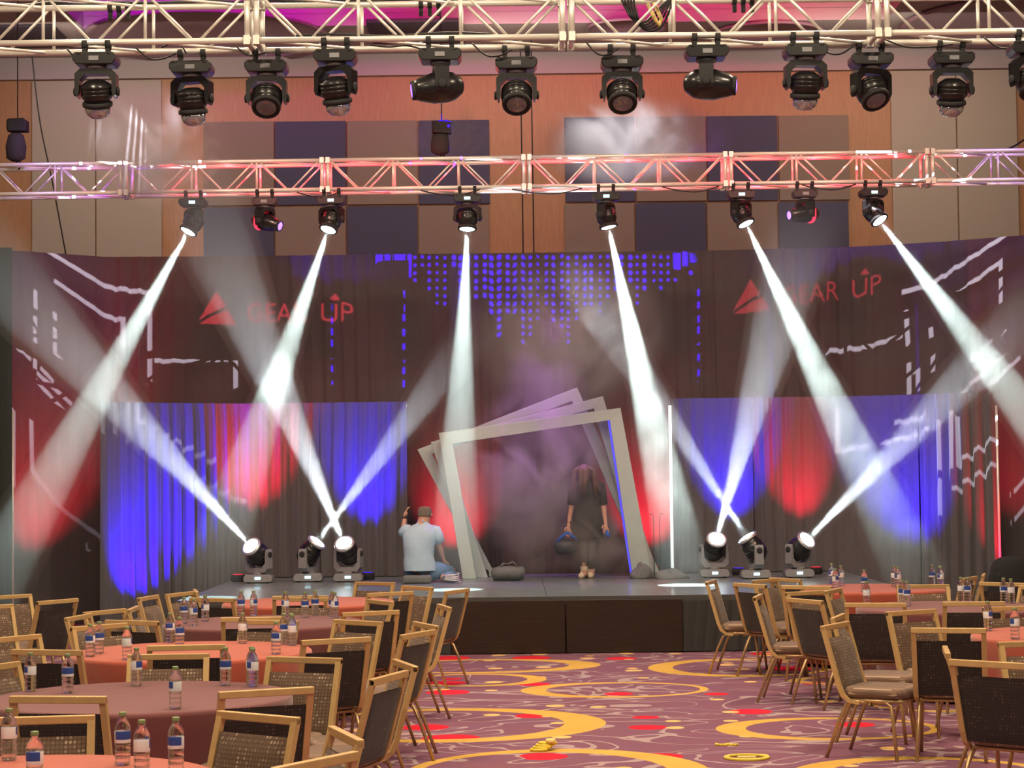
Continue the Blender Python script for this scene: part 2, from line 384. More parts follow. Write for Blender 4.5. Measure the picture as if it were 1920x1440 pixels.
# ------------------------------------------------------------------ stage
st = empty('stage', (0, 0, 0), label='low dark stage platform with glossy deck', cat='stage')
DECK = mat('stage_deck', (.17, .22, .23), .34, 0, noise=.25, scale=2.2, bump=.05, coat=.25)  # colour lifted to hold the pale sheen of grazing light and haze
nx = 6
for i in range(nx):
    for j in range(4):
        x0 = SX0 + (SX1 - SX0) * i / nx; x1 = SX0 + (SX1 - SX0) * (i + 1) / nx; y0 = SY0 + (SY1 - SY0) * j / 4; y1 = SY0 + (SY1 - SY0) * (j + 1) / 4
        MB().box(((x0 + x1) / 2, (y0 + y1) / 2, SZ - .04), (x1 - x0 - .004, y1 - y0 - .004, .08)).build('deck_section', DECK, st)
MB().box(((SX0 + SX1) / 2, SY0 - .012, SZ - .045), (SX1 - SX0, .024, .09)).build('edge_trim', mat('stage_edge_trim', (.10, .10, .10), .4, .3, noise=.1), st)
for i in range(nx + 1):
    for j in range(5):
        x = SX0 + .1 + (SX1 - SX0 - .2) * i / nx; y = SY0 + .15 + (SY1 - SY0 - .3) * j / 4
        MB().tube([(x, y, 0), (x, y, SZ - .08)], .025, 6).build('stage_leg', ALU, st)
pA = Pz(846, 1227, 0).x; pB = Pz(1061, 1224, 0).x; pC = Pz(1278, 1219, 0).x
for a, b in ((pA, pB), (pB, pC)):
    MB().box(((a + b) / 2, SY0 - .05, .29), (b - a - .012, .03, .565)).build('fascia_panel', WOODD, st, bevel=.004)
SK = mat('skirt_black_cloth', (.028, .028, .028), .6, 0, noise=.2, scale=12, sheen=.4)
for a, b, sd in ((SX0, pA, 5), (pC, SX1, 6)):
    drape_mesh([(a, SY0 - .05), (b, SY0 - .05)], .01, SZ - .06, amp=.03, wl=.14, seed=sd, nz=8, step=.012).build('stage_skirt', SK, st)
drape_mesh([(SX1 + .03, SY0), (SX1 + .03, SY1)], .01, SZ - .06, amp=.03, wl=.14, seed=8, nz=6).build('stage_skirt', SK, st)
drape_mesh([(SX0 - .03, SY0), (SX0 - .03, SY1)], .01, SZ - .06, amp=.03, wl=.14, seed=9, nz=6).build('stage_skirt', SK, st)

# ------------------------------------------------------------------ trusses
def truss(name, label, D, y_c_left, y_c_right, joints_px, sec_len, h=.355, extra=2):
    # centre line from two pixel heights at x=0 and x=1920
    A = P(0, y_c_left, D); B = P(1920, y_c_right, D)
    e = empty(name, (0, D, 0), label=label, cat='truss')
    dirn = (B - A).normalized(); ang = math.atan2(dirn.z, dirn.x)
    x_start = P(joints_px[0], (y_c_left + y_c_right) / 2, D).x
    nsec = int((P(1990, 300, D).x - x_start) / sec_len) + 1
    hh = h / 2
    proto = None
    for k in range(-1, nsec):
        x0 = x_start + k * sec_len
        z0 = A.z + (x0 - A.x) * math.tan(ang)
        if x0 > P(1930, 300, D).x: break
        if proto is None:
            s = empty('truss_section')
            L = sec_len - .012
            for yy in (-hh, hh):
                for zz in (-hh, hh):
                    MB().tube([(0.006, yy, zz), (L, yy, zz)], .025, 10).build('chord', ALU, s)
            for xx in (.03, L - .03):
                mb = MB()
                for yy in (-hh, hh): mb.tube([(xx, yy, -hh), (xx, yy, hh)], .022, 8)
                for zz in (-hh, hh): mb.tube([(xx, -hh, zz), (xx, hh, zz)], .022, 8)
                for yy in (-hh, hh):
                    for zz in (-hh, hh): mb.box((xx + (.0 if xx < 1 else 0), yy, zz), (.05, .07, .07))
                mb.build('end_frame', ALU, s)
            nb = 3; bl = (L - .06) / nb
            for b in range(nb):
                xa = .03 + b * bl; xm = xa + bl / 2; xb = xa + bl
                for yy in (-hh, hh):
                    MB().tube([(xa + .03, yy, hh), (xm - .02, yy, -hh)], .012, 6).build('diagonal_brace', ALU, s)
                    MB().tube([(xm + .02, yy, -hh), (xb - .03, yy, hh)], .012, 6).build('diagonal_brace', ALU, s)
                    if b: MB().tube([(xa, yy, -hh), (xa, yy, hh)], .014, 6).build('vertical_strut', ALU, s)
                for zz in (-hh, hh):
                    MB().tube([(xa + .03, -hh, zz), (xb - .03, hh, zz)], .012, 6).build('cross_brace', ALU, s)
            proto = s
        else:
            s = copy_tree(proto)
        s.parent = e; s.location = (x0, 0, z0); s.rotation_euler = (0, -ang, 0)
    return e, (lambda px: (lambda q: A.z + (q.x - A.x) * math.tan(ang))(P(px, 300, D)))
FD, RD = 15.3, 23.9
ft, fz = truss('front_truss', 'nearer silver box truss along the top of the view', FD, 49, 26, [-105, 0], 2.44)
rt, rz_ = truss('rear_truss', 'farther silver box truss glowing red above the stage', RD, 341, 313, [-138, 0], 2.44)

# ------------------------------------------------------------------ moving lights
def moving_head(name, loc, aim, label, group, hang, lens, headlen=.34, cat='stage light', small=False, collar=None, scale=1.0, pz=.345):
    """base, display, yoke, head (> lens, lens_ring). Local +Z away from the base."""
    e = empty(name, loc, label=label, cat=cat, group=group)
    S = scale
    flip = Matrix.Rotation(math.pi, 4, 'X') if hang else Matrix.Identity(4)
    if hang: e.rotation_euler = (math.pi, 0, 0)
    d = (flip.inverted() @ Vector(aim).to_4d()).to_3d().normalized()
    b = MB(); w = .165 * S
    b.prism([(-w, .02), (-w * .86, 0), (w * .86, 0), (w, .02), (w, .06), (w * .85, .095), (-w * .85, .095), (-w, .06)], -.11 * S, .11 * S)
    b.box((-w * .7, 0, .012), (.03, .23 * S, .02)); b.box((w * .7, 0, .012), (.03, .23 * S, .02))
    base = b.build('base', GREYP if not hang else BLK, e, bevel=.006)
    MB().box((0, (.112 * S) * (1 if hang else -1), .05), (.075, .008, .035)).build('display', SCREEN if lens is LENS_ON else GREYP, base)
    MB().lathe([(.07, .09), (.08, .10), (.08, .115), (.06, .12)], 16).build('pan_collar', GREYP, base)
    if hang:
        for x in (-.09, .09):
            c = MB(); c.box((x, 0, -.03), (.035, .05, .06)); c.lathe([(.04, -.02), (.04, .02)], 10, M=Matrix.Translation((x, 0, -.075)) @ roty(math.pi / 2))
            c.build('clamp', BLKM, e)
    else:
        for x in (-.12, .12):
            for y in (-.08, .08): MB().lathe([(.015, -.012), (.018, 0), (.018, .01)], 8, M=Matrix.Translation((x, y, 0))).build('foot', BLKM, base)
    if abs(d.x) < 1e-3 and abs(d.y) < 1e-3: pan = 0
    else: pan = math.atan2(d.x, -d.y)
    horiz = math.hypot(d.x, d.y); tilt = math.atan2(horiz, d.z)
    if pan > math.pi / 2: pan -= math.pi; tilt = -tilt
    elif pan < -math.pi / 2: pan += math.pi; tilt = -tilt
    yk = empty('yoke_pivot') if False else None
    yw, th = .160 * S, .030
    poly = [(-yw * .75, .12), (yw * .75, .12), (yw, .17), (yw, .37), (yw - .012, .41), (yw - th + .006, .41), (yw - th - .004, .36), (yw - th - .006, .24), (yw * .5, .175), (-yw * .5, .175),
            (-yw + th + .006, .24), (-yw + th + .004, .36), (-yw + th - .006, .41), (-yw + .012, .41), (-yw, .37), (-yw, .17)]
    ym = MB()
    poly = [(x, .12 + (z - .12) * (pz - .12) / .225) for x, z in poly]
    # split the U into convex pieces
    for pc in ([0, 1, 8, 9], [1, 2, 7, 8], [2, 3, 6, 7], [3, 4, 5, 6], [0, 9, 10, 15], [15, 10, 11, 14], [14, 11, 12, 13]):
        ym.prism([poly[i] for i in pc], -.055, .055)
    y_ = ym.build('yoke', BLK if (hang) else GREYP, e); y_.rotation_euler = (0, 0, pan)
    for sx in (-1, 1):
        MB().lathe([(.036, 0), (.036, .012), (.02, .018)], 14, M=Matrix.Translation((sx * yw, 0, pz)) @ roty(sx * math.pi / 2)).build('pivot_cap', BLKM, y_)
    hr = yw - th - .010
    HL = headlen
    h = MB()
    if small:
        h.lathe([(.03, -HL * .45), (.06, -HL * .42), (hr * .92, -HL * .25), (hr, -HL * .1), (hr, HL * .15), (hr * .75, HL * .42), (hr * .55, HL * .55)], 20)
        lr, lz = hr * .55, HL * .55
    else:
        h.lathe([(.02, -HL * .42), (.06, -HL * .40), (hr * .85, -HL * .28), (hr, -HL * .1), (hr, HL * .2), (hr * .9, HL * .26), (hr * .84, HL * .30), (hr * .84, HL * .5)], 20)
        for k in range(3): h.lathe([(hr * 1.01, -.05 + .03 * k), (hr * 1.03, -.045 + .03 * k), (hr * 1.03, -.035 + .03 * k), (hr * 1.01, -.03 + .03 * k)], 20)
        lr, lz = hr * .84, HL * .5
    hd = h.build('head', BLK, e)
    hd.location = (0, 0, pz); hd.rotation_mode = 'XYZ'
    Mh = rotz(pan) @ rotx(tilt); hd.rotation_euler = Mh.to_euler()
    MB().lathe([(lr * 1.12, lz - .03), (lr * 1.16, lz - .01), (lr * 1.12, lz + .006), (lr * .92, lz + .008), (lr * .92, lz - .004)], 20).build('lens_ring', SILVER if lens is LENS_ON and not hang else BLKM, hd)
    if lens is LENS_CLEAR:
        MB().lathe([(lr * .95, lz), (lr * .98, lz + .03), (lr * .88, lz + .065), (lr * .55, lz + .095), (.0001, lz + .105)], 20).build('lens', lens, hd)
    else:
        MB().lathe([(lr * .92, lz + .001), (lr * .7, lz + .009), (.0001, lz + .014)], 20).build('lens', lens, hd)
    if collar: MB().lathe([(hr * 1.05, -.03), (hr * 1.12, -.01), (hr * 1.05, .012)], 20, M=Matrix.Translation((0, 0, -HL * .15))).build('lit_collar', collar, hd)
    piv = Vector(loc) + (flip @ Vector((0, 0, pz, 1))).to_3d()
    return e, piv + Vector(aim).normalized() * (lz + .03)
hz = .355 / 2
# twelve on the front truss
FRONT = [(190, 'c', (.0, .35, -.95)), (353, 'c', (.05, .2, -.95)), (495, 'd', (.0, -.62, -.8)), (633, 'c', (.1, .25, -.95)), (827, 'sl', (-1, -.12, -.12)),
         (968, 'd', (.0, -.62, -.8)), (1168, 'd', (.0, -.6, -.8)), (1320, 'sr', (1, -.12, -.08)), (1503, 'c', (-.02, .25, -.95)), (1640, 'd', (.25, -.55, -.8)), (1793, 'c', (.0, .3, -.95)), (1921, 'd', (.1, -.4, -.9))]
for i, (px, k, aim) in enumerate(FRONT):
    x = P(px, 110, FD).x; yoff = {353: hz, 495: hz, 968: hz, 1168: hz, 1793: hz, 1640: hz}.get(px, -hz)
    zc = fz(px) - hz - .095
    if k in 'cd':
        moving_head('moving_head_light', (x, FD + yoff, zc), aim, 'black moving head light hanging under the front truss, ' + ordl(i, 12), 'lights on the front truss', True, LENS_CLEAR if k == 'c' else LENS_OFF, headlen=.22, pz=.288)
    else:
        moving_head('spot_light', (x, FD + yoff, zc), aim, 'black spot light turned to the %s under the front truss' % ('left' if k == 'sl' else 'right'), 'lights on the front truss', True, LENS_BLUE, headlen=.40, small=True, pz=.29)

# beams: start px, a second px along the beam, depth of start and end, beam length, strength, haze
HAZE = {}
def haze_mat(dens, fade0, fade1, turb, L, tint=(1, 1, 1), name='lit_haze'):
    m = bpy.data.materials.new(name); m.use_nodes = True; n = m.node_tree.nodes; l = m.node_tree.links
    n.remove(n['Principled BSDF']); out = n['Material Output']
    sc = n.new('ShaderNodeVolumeScatter'); sc.inputs['Color'].default_value = (*tint, 1); sc.inputs['Anisotropy'].default_value = 0
    l.new(sc.outputs[0], out.inputs['Volume'])
    tc = n.new('ShaderNodeTexCoord'); sp = n.new('ShaderNodeSeparateXYZ'); l.new(tc.outputs['Object'], sp.inputs[0])
    mr = n.new('ShaderNodeMapRange'); mr.interpolation_type = 'SMOOTHSTEP'
    mr.inputs[1].default_value = fade0 * L; mr.inputs[2].default_value = fade1 * L; mr.inputs[3].default_value = dens; mr.inputs[4].default_value = 0
    l.new(sp.outputs['Z'], mr.inputs[0])
    nz = n.new('ShaderNodeTexNoise'); nz.inputs['Scale'].default_value = 2.6; nz.inputs['Detail'].default_value = 3; l.new(tc.outputs['Object'], nz.inputs['Vector'])
    nr = n.new('ShaderNodeMapRange'); nr.inputs[1].default_value = .35; nr.inputs[2].default_value = .65; nr.inputs[3].default_value = 1 - turb; nr.inputs[4].default_value = 1 + turb
    l.new(nz.outputs['Fac'], nr.inputs[0])
    mu = n.new('ShaderNodeMath'); mu.operation = 'MULTIPLY'; l.new(mr.outputs[0], mu.inputs[0]); l.new(nr.outputs[0], mu.inputs[1]); l.new(mu.outputs[0], sc.inputs['Density'])
    return m
CONE = R_(4.7)
def beam(start, d, L, energy, col, dens, fade0, fade1, turb, label, rad=.022):
    d = Vector(d).normalized()
    q = d.to_track_quat('-Z', 'Y')
    light('SPOT', 'beam_lamp', start, Vector(start) + d, energy, col, spot_size=2 * CONE, spot_blend=.25, shadow_soft_size=rad)
    r0 = .06; k = math.tan(CONE) * 1.05
    c = MB().lathe([(r0, 0.0), (r0 + k * L * .5, L * .5), (r0 + k * L, L)], 20)
    o = c.build('haze_beam', haze_mat(dens, fade0, fade1, turb, L))
    o.location = start; o.rotation_euler = d.to_track_quat('Z', 'Y').to_euler()
    o.visible_shadow = True
    tag(o, label, 'light beam', 'beams of light in the haze', 'stuff')
COOL = (.80, 1, .93); ICE = (.84, .95, 1)
REAR = [  # px of lens, end px, end depth, floor z clip, strength, label
    ((367, 400), (60, 960), 22.6, 1.0, .1), ((624, 400), (455, 900), 22.4, 1.0, .1), ((877, 400), (850, 1105), 22.9, 1.1, .05),
    ((1135, 395), (1288, 1097), 23.3, 2.6, .6), ((1386, 390), (1660, 960), 22.6, 1.7, .5), ((1632, 385), (1930, 780), 22.4, 1.2, .2)]
BW = 13000
for i, ((sx, sy), (ex, ey), De, st_, tb) in enumerate(REAR):
    x = P(sx, 380, RD).x; base = Vector((x, RD - hz, rz_(sx) - hz - .095))
    piv = base + Vector((0, 0, -.275))
    tgt = P(ex, ey, De); aim = (tgt - piv).normalized()
    e, lens = moving_head('beam_light', tuple(base), tuple(aim), 'lit moving head light hanging under the rear truss, ' + ordl(i, 6), 'beam lights on the rear truss', True, LENS_ON, collar=None, headlen=.28, pz=.275)
    zfl = SZ if SX0 < tgt.x < SX1 else 0
    L = (lens.z - zfl - .02) / -aim.z
    beam(lens, aim, L, BW * st_ * .75, COOL, .17, .55, 1.1, tb, 'pale beam of light slanting down from the rear truss, ' + ordl(i, 6))
FLOOR = [  # floor fixtures: base px, base y, aim px, aim depth, length, strength
    ((483, 1092), (200, 730), 22.6, 6.8, .9), ((577, 1090), (830, 700), 24.4, 3.6, .55), ((652, 1090), (510, 700), 22.8, 6.4, 1.0),
    ((1341, 1082), (1430, 700), 22.8, 5.6, .9), ((1419, 1084), (1200, 700), 24.3, 3.4, .55), ((1500, 1082), (1780, 740), 22.8, 5.2, .8)]
for i, ((bx, by), (ex, ey), De, L, st_) in enumerate(FLOOR):
    b0 = Pz(bx, by, SZ + .012); base = Vector((b0.x, b0.y + .12, SZ + .012))
    piv = base + Vector((0, 0, .345)); tgt = P(ex, ey, De); aim = (tgt - piv).normalized()
    e, lens = moving_head('floor_beam_light', tuple(base), tuple(aim), 'lit moving head light standing at the back of the stage, ' + ordl(i, 6), 'beam lights on the stage floor', False, LENS_ON, headlen=.38, scale=1.1)
    beam(lens, aim, L, BW * st_ * .62, ICE, .17, .5, 1.0, .05, 'pale beam of light rising from the stage floor, ' + ordl(i, 6))
# two small red ringed spots on the rear truss
for px, aim, s in ((500, (.75, -.35, -.25), 'left'), (1505, (-.85, -.35, -.1), 'right')):
    x = P(px, 380, RD).x
    moving_head('wash_light', (x, RD - hz, rz_(px) - hz - .095), aim, 'small spot light with red glowing rim on the %s of the rear truss' % s, 'wash lights on the rear truss', True, LENS_BLUE, headlen=.40, small=True, collar=LENS_RED, scale=.9, pz=.29)
# red LED wash inside the rear truss
for k in range(27):
    px = 195 + k * 58
    if k in (12, 13): continue
    light('POINT', 'truss_led', (P(px, 330, RD).x, RD + (.1 if k % 2 else -.02), rz_(px) + (.08 if k % 3 else -.12)), None, 5.0 if k > 1 else 1.2, (1, .02, .05) if k > 1 else (.4, .04, 1), shadow_soft_size=.02)

# uplights at the curtain feet
def uplight(px, base_y, z, D, col, energy, label, toward=(0, .55, 3.0), size=46):
    x = P(px, 1080, D).x
    e = empty('led_uplight', (x, D, z), label=label, cat='uplight', group='uplights at the foot of the curtains')
    MB().lathe([(.075, 0), (.085, .01), (.085, .08), (.075, .09)], 16).build('housing', BLKM, e)
    MB().lathe([(.07, .0905), (.0001, .092)], 16).build('lens', mat('uplight_lens_%s' % label[:4], tuple(col), .3, emit=tuple(col), es=2), e)
    light('SPOT', 'uplight_lamp', (x, D, z + .11), (x + toward[0], D + toward[1], z + toward[2]), energy, col, spot_size=R_(size), spot_blend=1, shadow_soft_size=.03)
BL = (.02, 0, 1); RDc = (1, .0, .035)
uplight(238, 0, 0, 24.75, BL, 2300, 'blue uplight on the floor below the left curtain', (.25, .95, 1.7), 62)
uplight(330, 0, 0, 24.95, BL, 900, 'blue uplight on the floor left of the stage corner', (.05, .95, 2.2), 44)
uplight(446, 0, SZ, 25.35, RDc, 1300, 'red uplight left of the leftmost stage light', (.15, .7, 1.7), 46)
uplight(690, 0, SZ, 25.5, BL, 1400, 'blue uplight beside the third stage light', (-.05, .62, 1.5), 50)
uplight(845, 0, SZ, 26.2, RDc, 500, 'red uplight behind the kneeling person', (.05, .8, .9), 64)
uplight(1225, 0, SZ, 26.2, RDc, 600, 'red uplight behind the right leg of the frames', (.0, .8, .9), 64)
uplight(1385, 0, SZ, 25.5, BL, 1300, 'blue uplight between the right stage lights', (0, .62, 1.5), 50)
uplight(1530, 0, SZ, 25.5, RDc, 700, 'red uplight right of the rightmost stage light', (-.12, .62, 1.4), 46)
uplight(1725, 0, 0, 24.85, BL, 1900, 'blue uplight on the floor right of the stage', (0, .95, 1.9), 46)
uplight(62, 0, 0, 25.3, RDc, 1300, 'red uplight on the floor at the far left', (.05, .7, 1.6), 50)
uplight(1915, 0, 0, 24.6, RDc, 700, 'red uplight on the floor at the far right', (0, .7, 1.6), 46)
# red floods behind the low curtains for the tall backdrop
for px, e in ((330, 26), (620, 30), (1400, 20), (1620, 24)):
    light('SPOT', 'backdrop_flood', (P(px, 800, 26.3).x, 26.42, 1.6), (P(px, 700, 27).x, 27.0, 4.4), e, (1, .03, .06), spot_size=R_(75), spot_blend=1, shadow_soft_size=.1)
# purple sky-pan washes at both ends of the backdrop
for px, e in ((110, 320), (1860, 320), (1010, 60)):
    light('SPOT', 'purple_wash', (P(px, 100, 22).x, 21.5, 7.6), (P(px, 620, 26.6).x, 26.6, 3.9), e, (.34, .08, 1), spot_size=R_(26), spot_blend=.8, shadow_soft_size=.08)

# ------------------------------------------------------------------ gobo projectors (above the frame)
def gobo(src, c_px, half_deg, energy, col, polys, label, dist=.6):
    """polys: closed outlines in photograph pixels, cut through a metal plate in front of the lamp."""
    src = Vector(src); ctr = P(c_px[0], c_px[1], 26.9); ax = (ctr - src).normalized()
    q = ax.to_track_quat('Z', 'Y'); M = q.to_matrix(); u, v = M.col[0], M.col[1]
    cu = bpy.data.curves.new('gobo_plate', 'CURVE'); cu.dimensions = '2D'; cu.fill_mode = 'BOTH'
    S = dist * math.tan(R_(half_deg)) * 1.35
    def spl(pts):
        s = cu.splines.new('POLY'); s.points.add(len(pts) - 1)
        for p, (a, b) in zip(s.points, pts): p.co = (a, b, 0, 1)
        s.use_cyclic_u = True
    spl([(-S, -S), (S, -S), (S, S), (-S, S)])
    kept = []
    def cross(p, q):
        if max(a for a, b in p) < min(a for a, b in q) or max(a for a, b in q) < min(a for a, b in p) or max(b for a, b in p) < min(b for a, b in q) or max(b for a, b in q) < min(b for a, b in p): return False
        o_ = lambda a, b, c: (b[0] - a[0]) * (c[1] - a[1]) - (b[1] - a[1]) * (c[0] - a[0])
        for i in range(len(p)):
            a, b = p[i - 1], p[i]
            for j in range(len(q)):
                c, d = q[j - 1], q[j]
                if o_(a, b, c) * o_(a, b, d) < 0 and o_(c, d, a) * o_(c, d, b) < 0: return True
        return False
    for poly, D in polys:
        pts = []
        for px, py in poly:
            d = P(px, py, D) - src; t = dist / d.dot(ax); w_ = d * t
            pts.append((w_.dot(u), w_.dot(v)))
        if any(cross(pts, k) for k in kept): print('GOBO DROP', poly[:2]); continue
        kept.append(pts); spl(pts)
    e = empty('gobo_projector', src, label=label, cat='projector')
    tmp = bpy.data.objects.new('gobo_plate', cu); COL.objects.link(tmp)
    dg = bpy.context.evaluated_depsgraph_get(); me = bpy.data.meshes.new_from_object(tmp.evaluated_get(dg)); bpy.data.objects.remove(tmp)
    me.materials.clear(); me.materials.append(BLKM)
    o = bpy.data.objects.new('gobo_plate', me); COL.objects.link(o); o.parent = e
    Mt = M.to_4x4(); o.matrix_local = Matrix.Translation(ax * dist) @ Mt
    MB().tube([(0, 0, .1), (0, 0, CEIL - src.z)], .02, 8).build('hanging_rod', ALU, e)
    # housing tube around the lamp
    hs = MB().lathe([(S * 1.45, dist), (S * 1.45, .1), (.05, -.12), (.04, -.13)], 4, smooth=False, a0=math.pi / 4).mesh('housing')
    bm = bmesh.new(); bm.from_mesh(hs)
    for f in [f for f in bm.faces if len(f.verts) == 4 and all(abs((v.co.z) - dist) < 1e-5 for v in f.verts)]: bmesh.ops.delete(bm, geom=[f], context='FACES_ONLY')
    bm.to_mesh(hs); bm.free(); hs.materials.append(BLKM)
    h = bpy.data.objects.new('housing', hs); COL.objects.link(h); h.parent = e; h.matrix_local = Mt
    light('SPOT', 'projector_lamp', src, ctr, energy, col, spot_size=R_(2 * half_deg), spot_blend=.1, shadow_soft_size=.0007)
def stroke(pts, w, D):   # polyline -> outline
    L = []; Rr = []
    pts = [Vector(p) for p in pts]
    for i, p in enumerate(pts):
        a = (p - pts[i - 1]).normalized() if i else None; b = (pts[i + 1] - p).normalized() if i < len(pts) - 1 else None
        if a is None: t = b; k = 1; p = p - t * w / 2
        elif b is None: t = a; k = 1; p = p + t * w / 2
        else: t = (a + b).normalized(); k = 1 / max(.4, t.dot(a))
        n_ = Vector((-t.y, t.x)) * (w / 2 * k); L.append(tuple(p + n_)); Rr.append(tuple(p - n_))
    return (L + Rr[::-1], D)
LT = [stroke(p, 9, d) for p, d in (
    ([(62, 514), (281, 537), (281, 700)], 26.8), ([(98, 558), (232, 578), (232, 640)], 26.7), ([(61, 569), (60, 712)], 26.4), ([(98, 612), (98, 688), (150, 704), (215, 706)], 26.6),
    ([(22, 697), (47, 701)], 26.4), ([(76, 708), (96, 716)], 26.4), ([(66, 738), (130, 762)], 26.4),([(68, 722), (134, 736)], 26.4),
    ([(294, 684), (442, 674), (442, 760)], 27), ([(247, 725), (392, 714), (392, 760)], 27), ([(58, 794), (60, 884), (126, 912), (193, 907)], 26.2),
    ([(189, 785), (189, 850)], 25.3), ([(213, 785), (213, 850)], 25.4), ([(237, 785), (237, 884), (443, 842)], 25.6), ([(257, 785), (257, 833), (395, 806)], 25.6), ([(30, 922), (101, 946), (137, 966), (232, 952)], 26.0),
    ([(26, 770), (26, 905)], 26))]
RT = [stroke(p, 9, d) for p, d in (
    ([(1694, 527), (1735, 528), (1930, 490)], 26.3), ([(1777, 559), (1889, 532), (1889, 614)], 26.2), ([(1699, 588), (1703, 652)], 26.5), ([(1704, 670), (1705, 740)], 26.5), ([(1746, 624), (1748, 652)], 26.4), ([(1750, 668), (1750, 700)], 26.4),
    ([(1548, 662), (1690, 664)], 26.8), ([(1714, 662), (1768, 660), (1768, 690)], 26.5), ([(1582, 702), (1690, 703)], 26.8), ([(1716, 704), (1722, 705), (1722, 740)], 26.5),
    ([(1762, 714), (1897, 671)], 26.2), ([(1776, 738), (1925, 692)], 26.1), ([(1862, 746), (1925, 728)], 26.1),
    ([(1607, 750), (1608, 780), (1735, 802)], 25.9), ([(1755, 756), (1757, 838)], 25.4), ([(1757, 862), (1758, 920)], 25.4), ([(1571, 750), (1572, 824), (1742, 850)], 26), ([(1780, 752), (1780, 852)], 25.4),
    ([(1797, 798), (1800, 888), (1873, 896), (1925, 880)], 25.6), ([(1791, 932), (1872, 948), (1925, 930)], 25.6), ([(1868, 762), (1870, 860)], 25.4))]
WH = (.92, .88, 1)
gobo((-3.7, 20.5, 8.4), (230, 740), 17, 12000, WH, LT, 'gobo projector throwing white line shapes on the left curtain')
gobo((3.9, 20.5, 8.4), (1750, 720), 17, 12000, WH, RT, 'gobo projector throwing white line shapes on the right curtain')
def text_polys(txt, x0, y0, capw, caph, D, gap=1):
    cu = bpy.data.curves.new('t', 'FONT'); cu.body = txt; cu.offset = .022
    o = bpy.data.objects.new('t', cu); COL.objects.link(o)
    bpy.context.view_layer.update(); bpy.ops.object.select_all(action='DESELECT'); o.select_set(True); bpy.context.view_layer.objects.active = o
    bpy.ops.object.convert(target='CURVE'); c2 = o.data
    polys = []
    for s in c2.splines:
        pts = []
        bp = list(s.bezier_points)
        if bp:
            for i, p in enumerate(bp):
                q = bp[(i + 1) % len(bp)]
                for k in range(4):
                    t = k / 4; a = (1 - t)
                    pts.append(a ** 3 * p.co + 3 * a * a * t * p.handle_right + 3 * a * t * t * q.handle_left + t ** 3 * q.co)
        else: pts = [p.co.to_3d() for p in s.points]
        polys.append([(p.x, p.y) for p in pts])
    bpy.data.objects.remove(o)
    xs = [x for p in polys for x, y in p]; ys = [y for p in polys for x, y in p]
    ax, bx, ay, by = min(xs), max(xs), min(ys), max(ys)
    return [([(x0 + (x - ax) / (bx - ax) * capw, y0 - (y - ay) / (by - ay) * caph) for x, y in p], D) for p in polys]
def logo(x, y, s=1.0):
    L = [([(x, y), (x + 33, y - 56), (x + 52, y - 28), (x + 22, y - 14)], 27), ([(x + 1, y + 6), (x + 24, y - 8), (x + 54, y - 22), (x + 72, y + 6)], 27)]
    L += text_polys('GEAR', x + 92, y, 112, 36, 27) + text_polys('UP', x + 230, y, 60, 36, 27)
    L += [([(x + 246, y - 42), (x + 256, y - 56), (x + 266, y - 42)], 27)]
    return L
gobo((-2.4, 20.5, 8.4), (520, 585), 10, 11000, (1, .05, .08), logo(372, 604), 'gobo projector throwing the red GEAR UP logo on the left curtain')
gobo((2.6, 20.5, 8.4), (1520, 570), 10, 7500, (1, .05, .08), logo(1374, 587), 'gobo projector throwing the red GEAR UP logo on the right curtain')
rd = random.Random(5); DT = []
for a_, b_, c_, t_ in [(*q, 472.6 + .37 * (i * 7 % 5)) for i, q in enumerate(((704, 718, 498), (721, 736, 504), (739, 760, 512), (764, 772, 520), (1262, 1276, 505), (1279, 1290, 500), (1293, 1308, 492), (1312, 1338, 484)))]:
    DT.append(([(a_, t_), (b_, t_ + .4), (b_ - .5, c_), (a_ + .6, c_ - .7)], 27))
SOLID = [q for q, _ in DT]
for k in range(44):
    px = 706 + k * 14.4 + rd.uniform(-2, 2)
    u = abs(px - 1015) / 320; n_ = max(2, int((1 - u) * 12 * rd.uniform(.45, 1.1)) + 2)
    r = rd.uniform(2.6, 4.6)
    if rd.random() < .12: n_ = 2
    top = 480 + 2
    for j in range(n_):
        cy_ = top + j * 14.5 + rd.uniform(-1, 1)
        if any(q[0][0] - 6 < px < q[1][0] + 6 and cy_ < q[2][1] + 7 for q in SOLID): continue
        DT.append(([(px + r * math.cos(a * math.pi / 4), cy_ + r * 1.15 * math.sin(a * math.pi / 4)) for a in range(8)], 27))
for px in (622, 757, 524, 1310):
    for j in range(9):
        cy_ = 545 + j * 24 + rd.uniform(-4, 4)
        DT.append(([(px - 2.5, cy_), (px + 2.5, cy_), (px + 2.5, cy_ + 13), (px - 2.5, cy_ + 13)], 27))
gobo((0.3, 20.5, 8.4), (980, 590), 19, 42000, (.035, .0, 1), DT, 'gobo projector throwing strings of blue dots on the middle curtain')

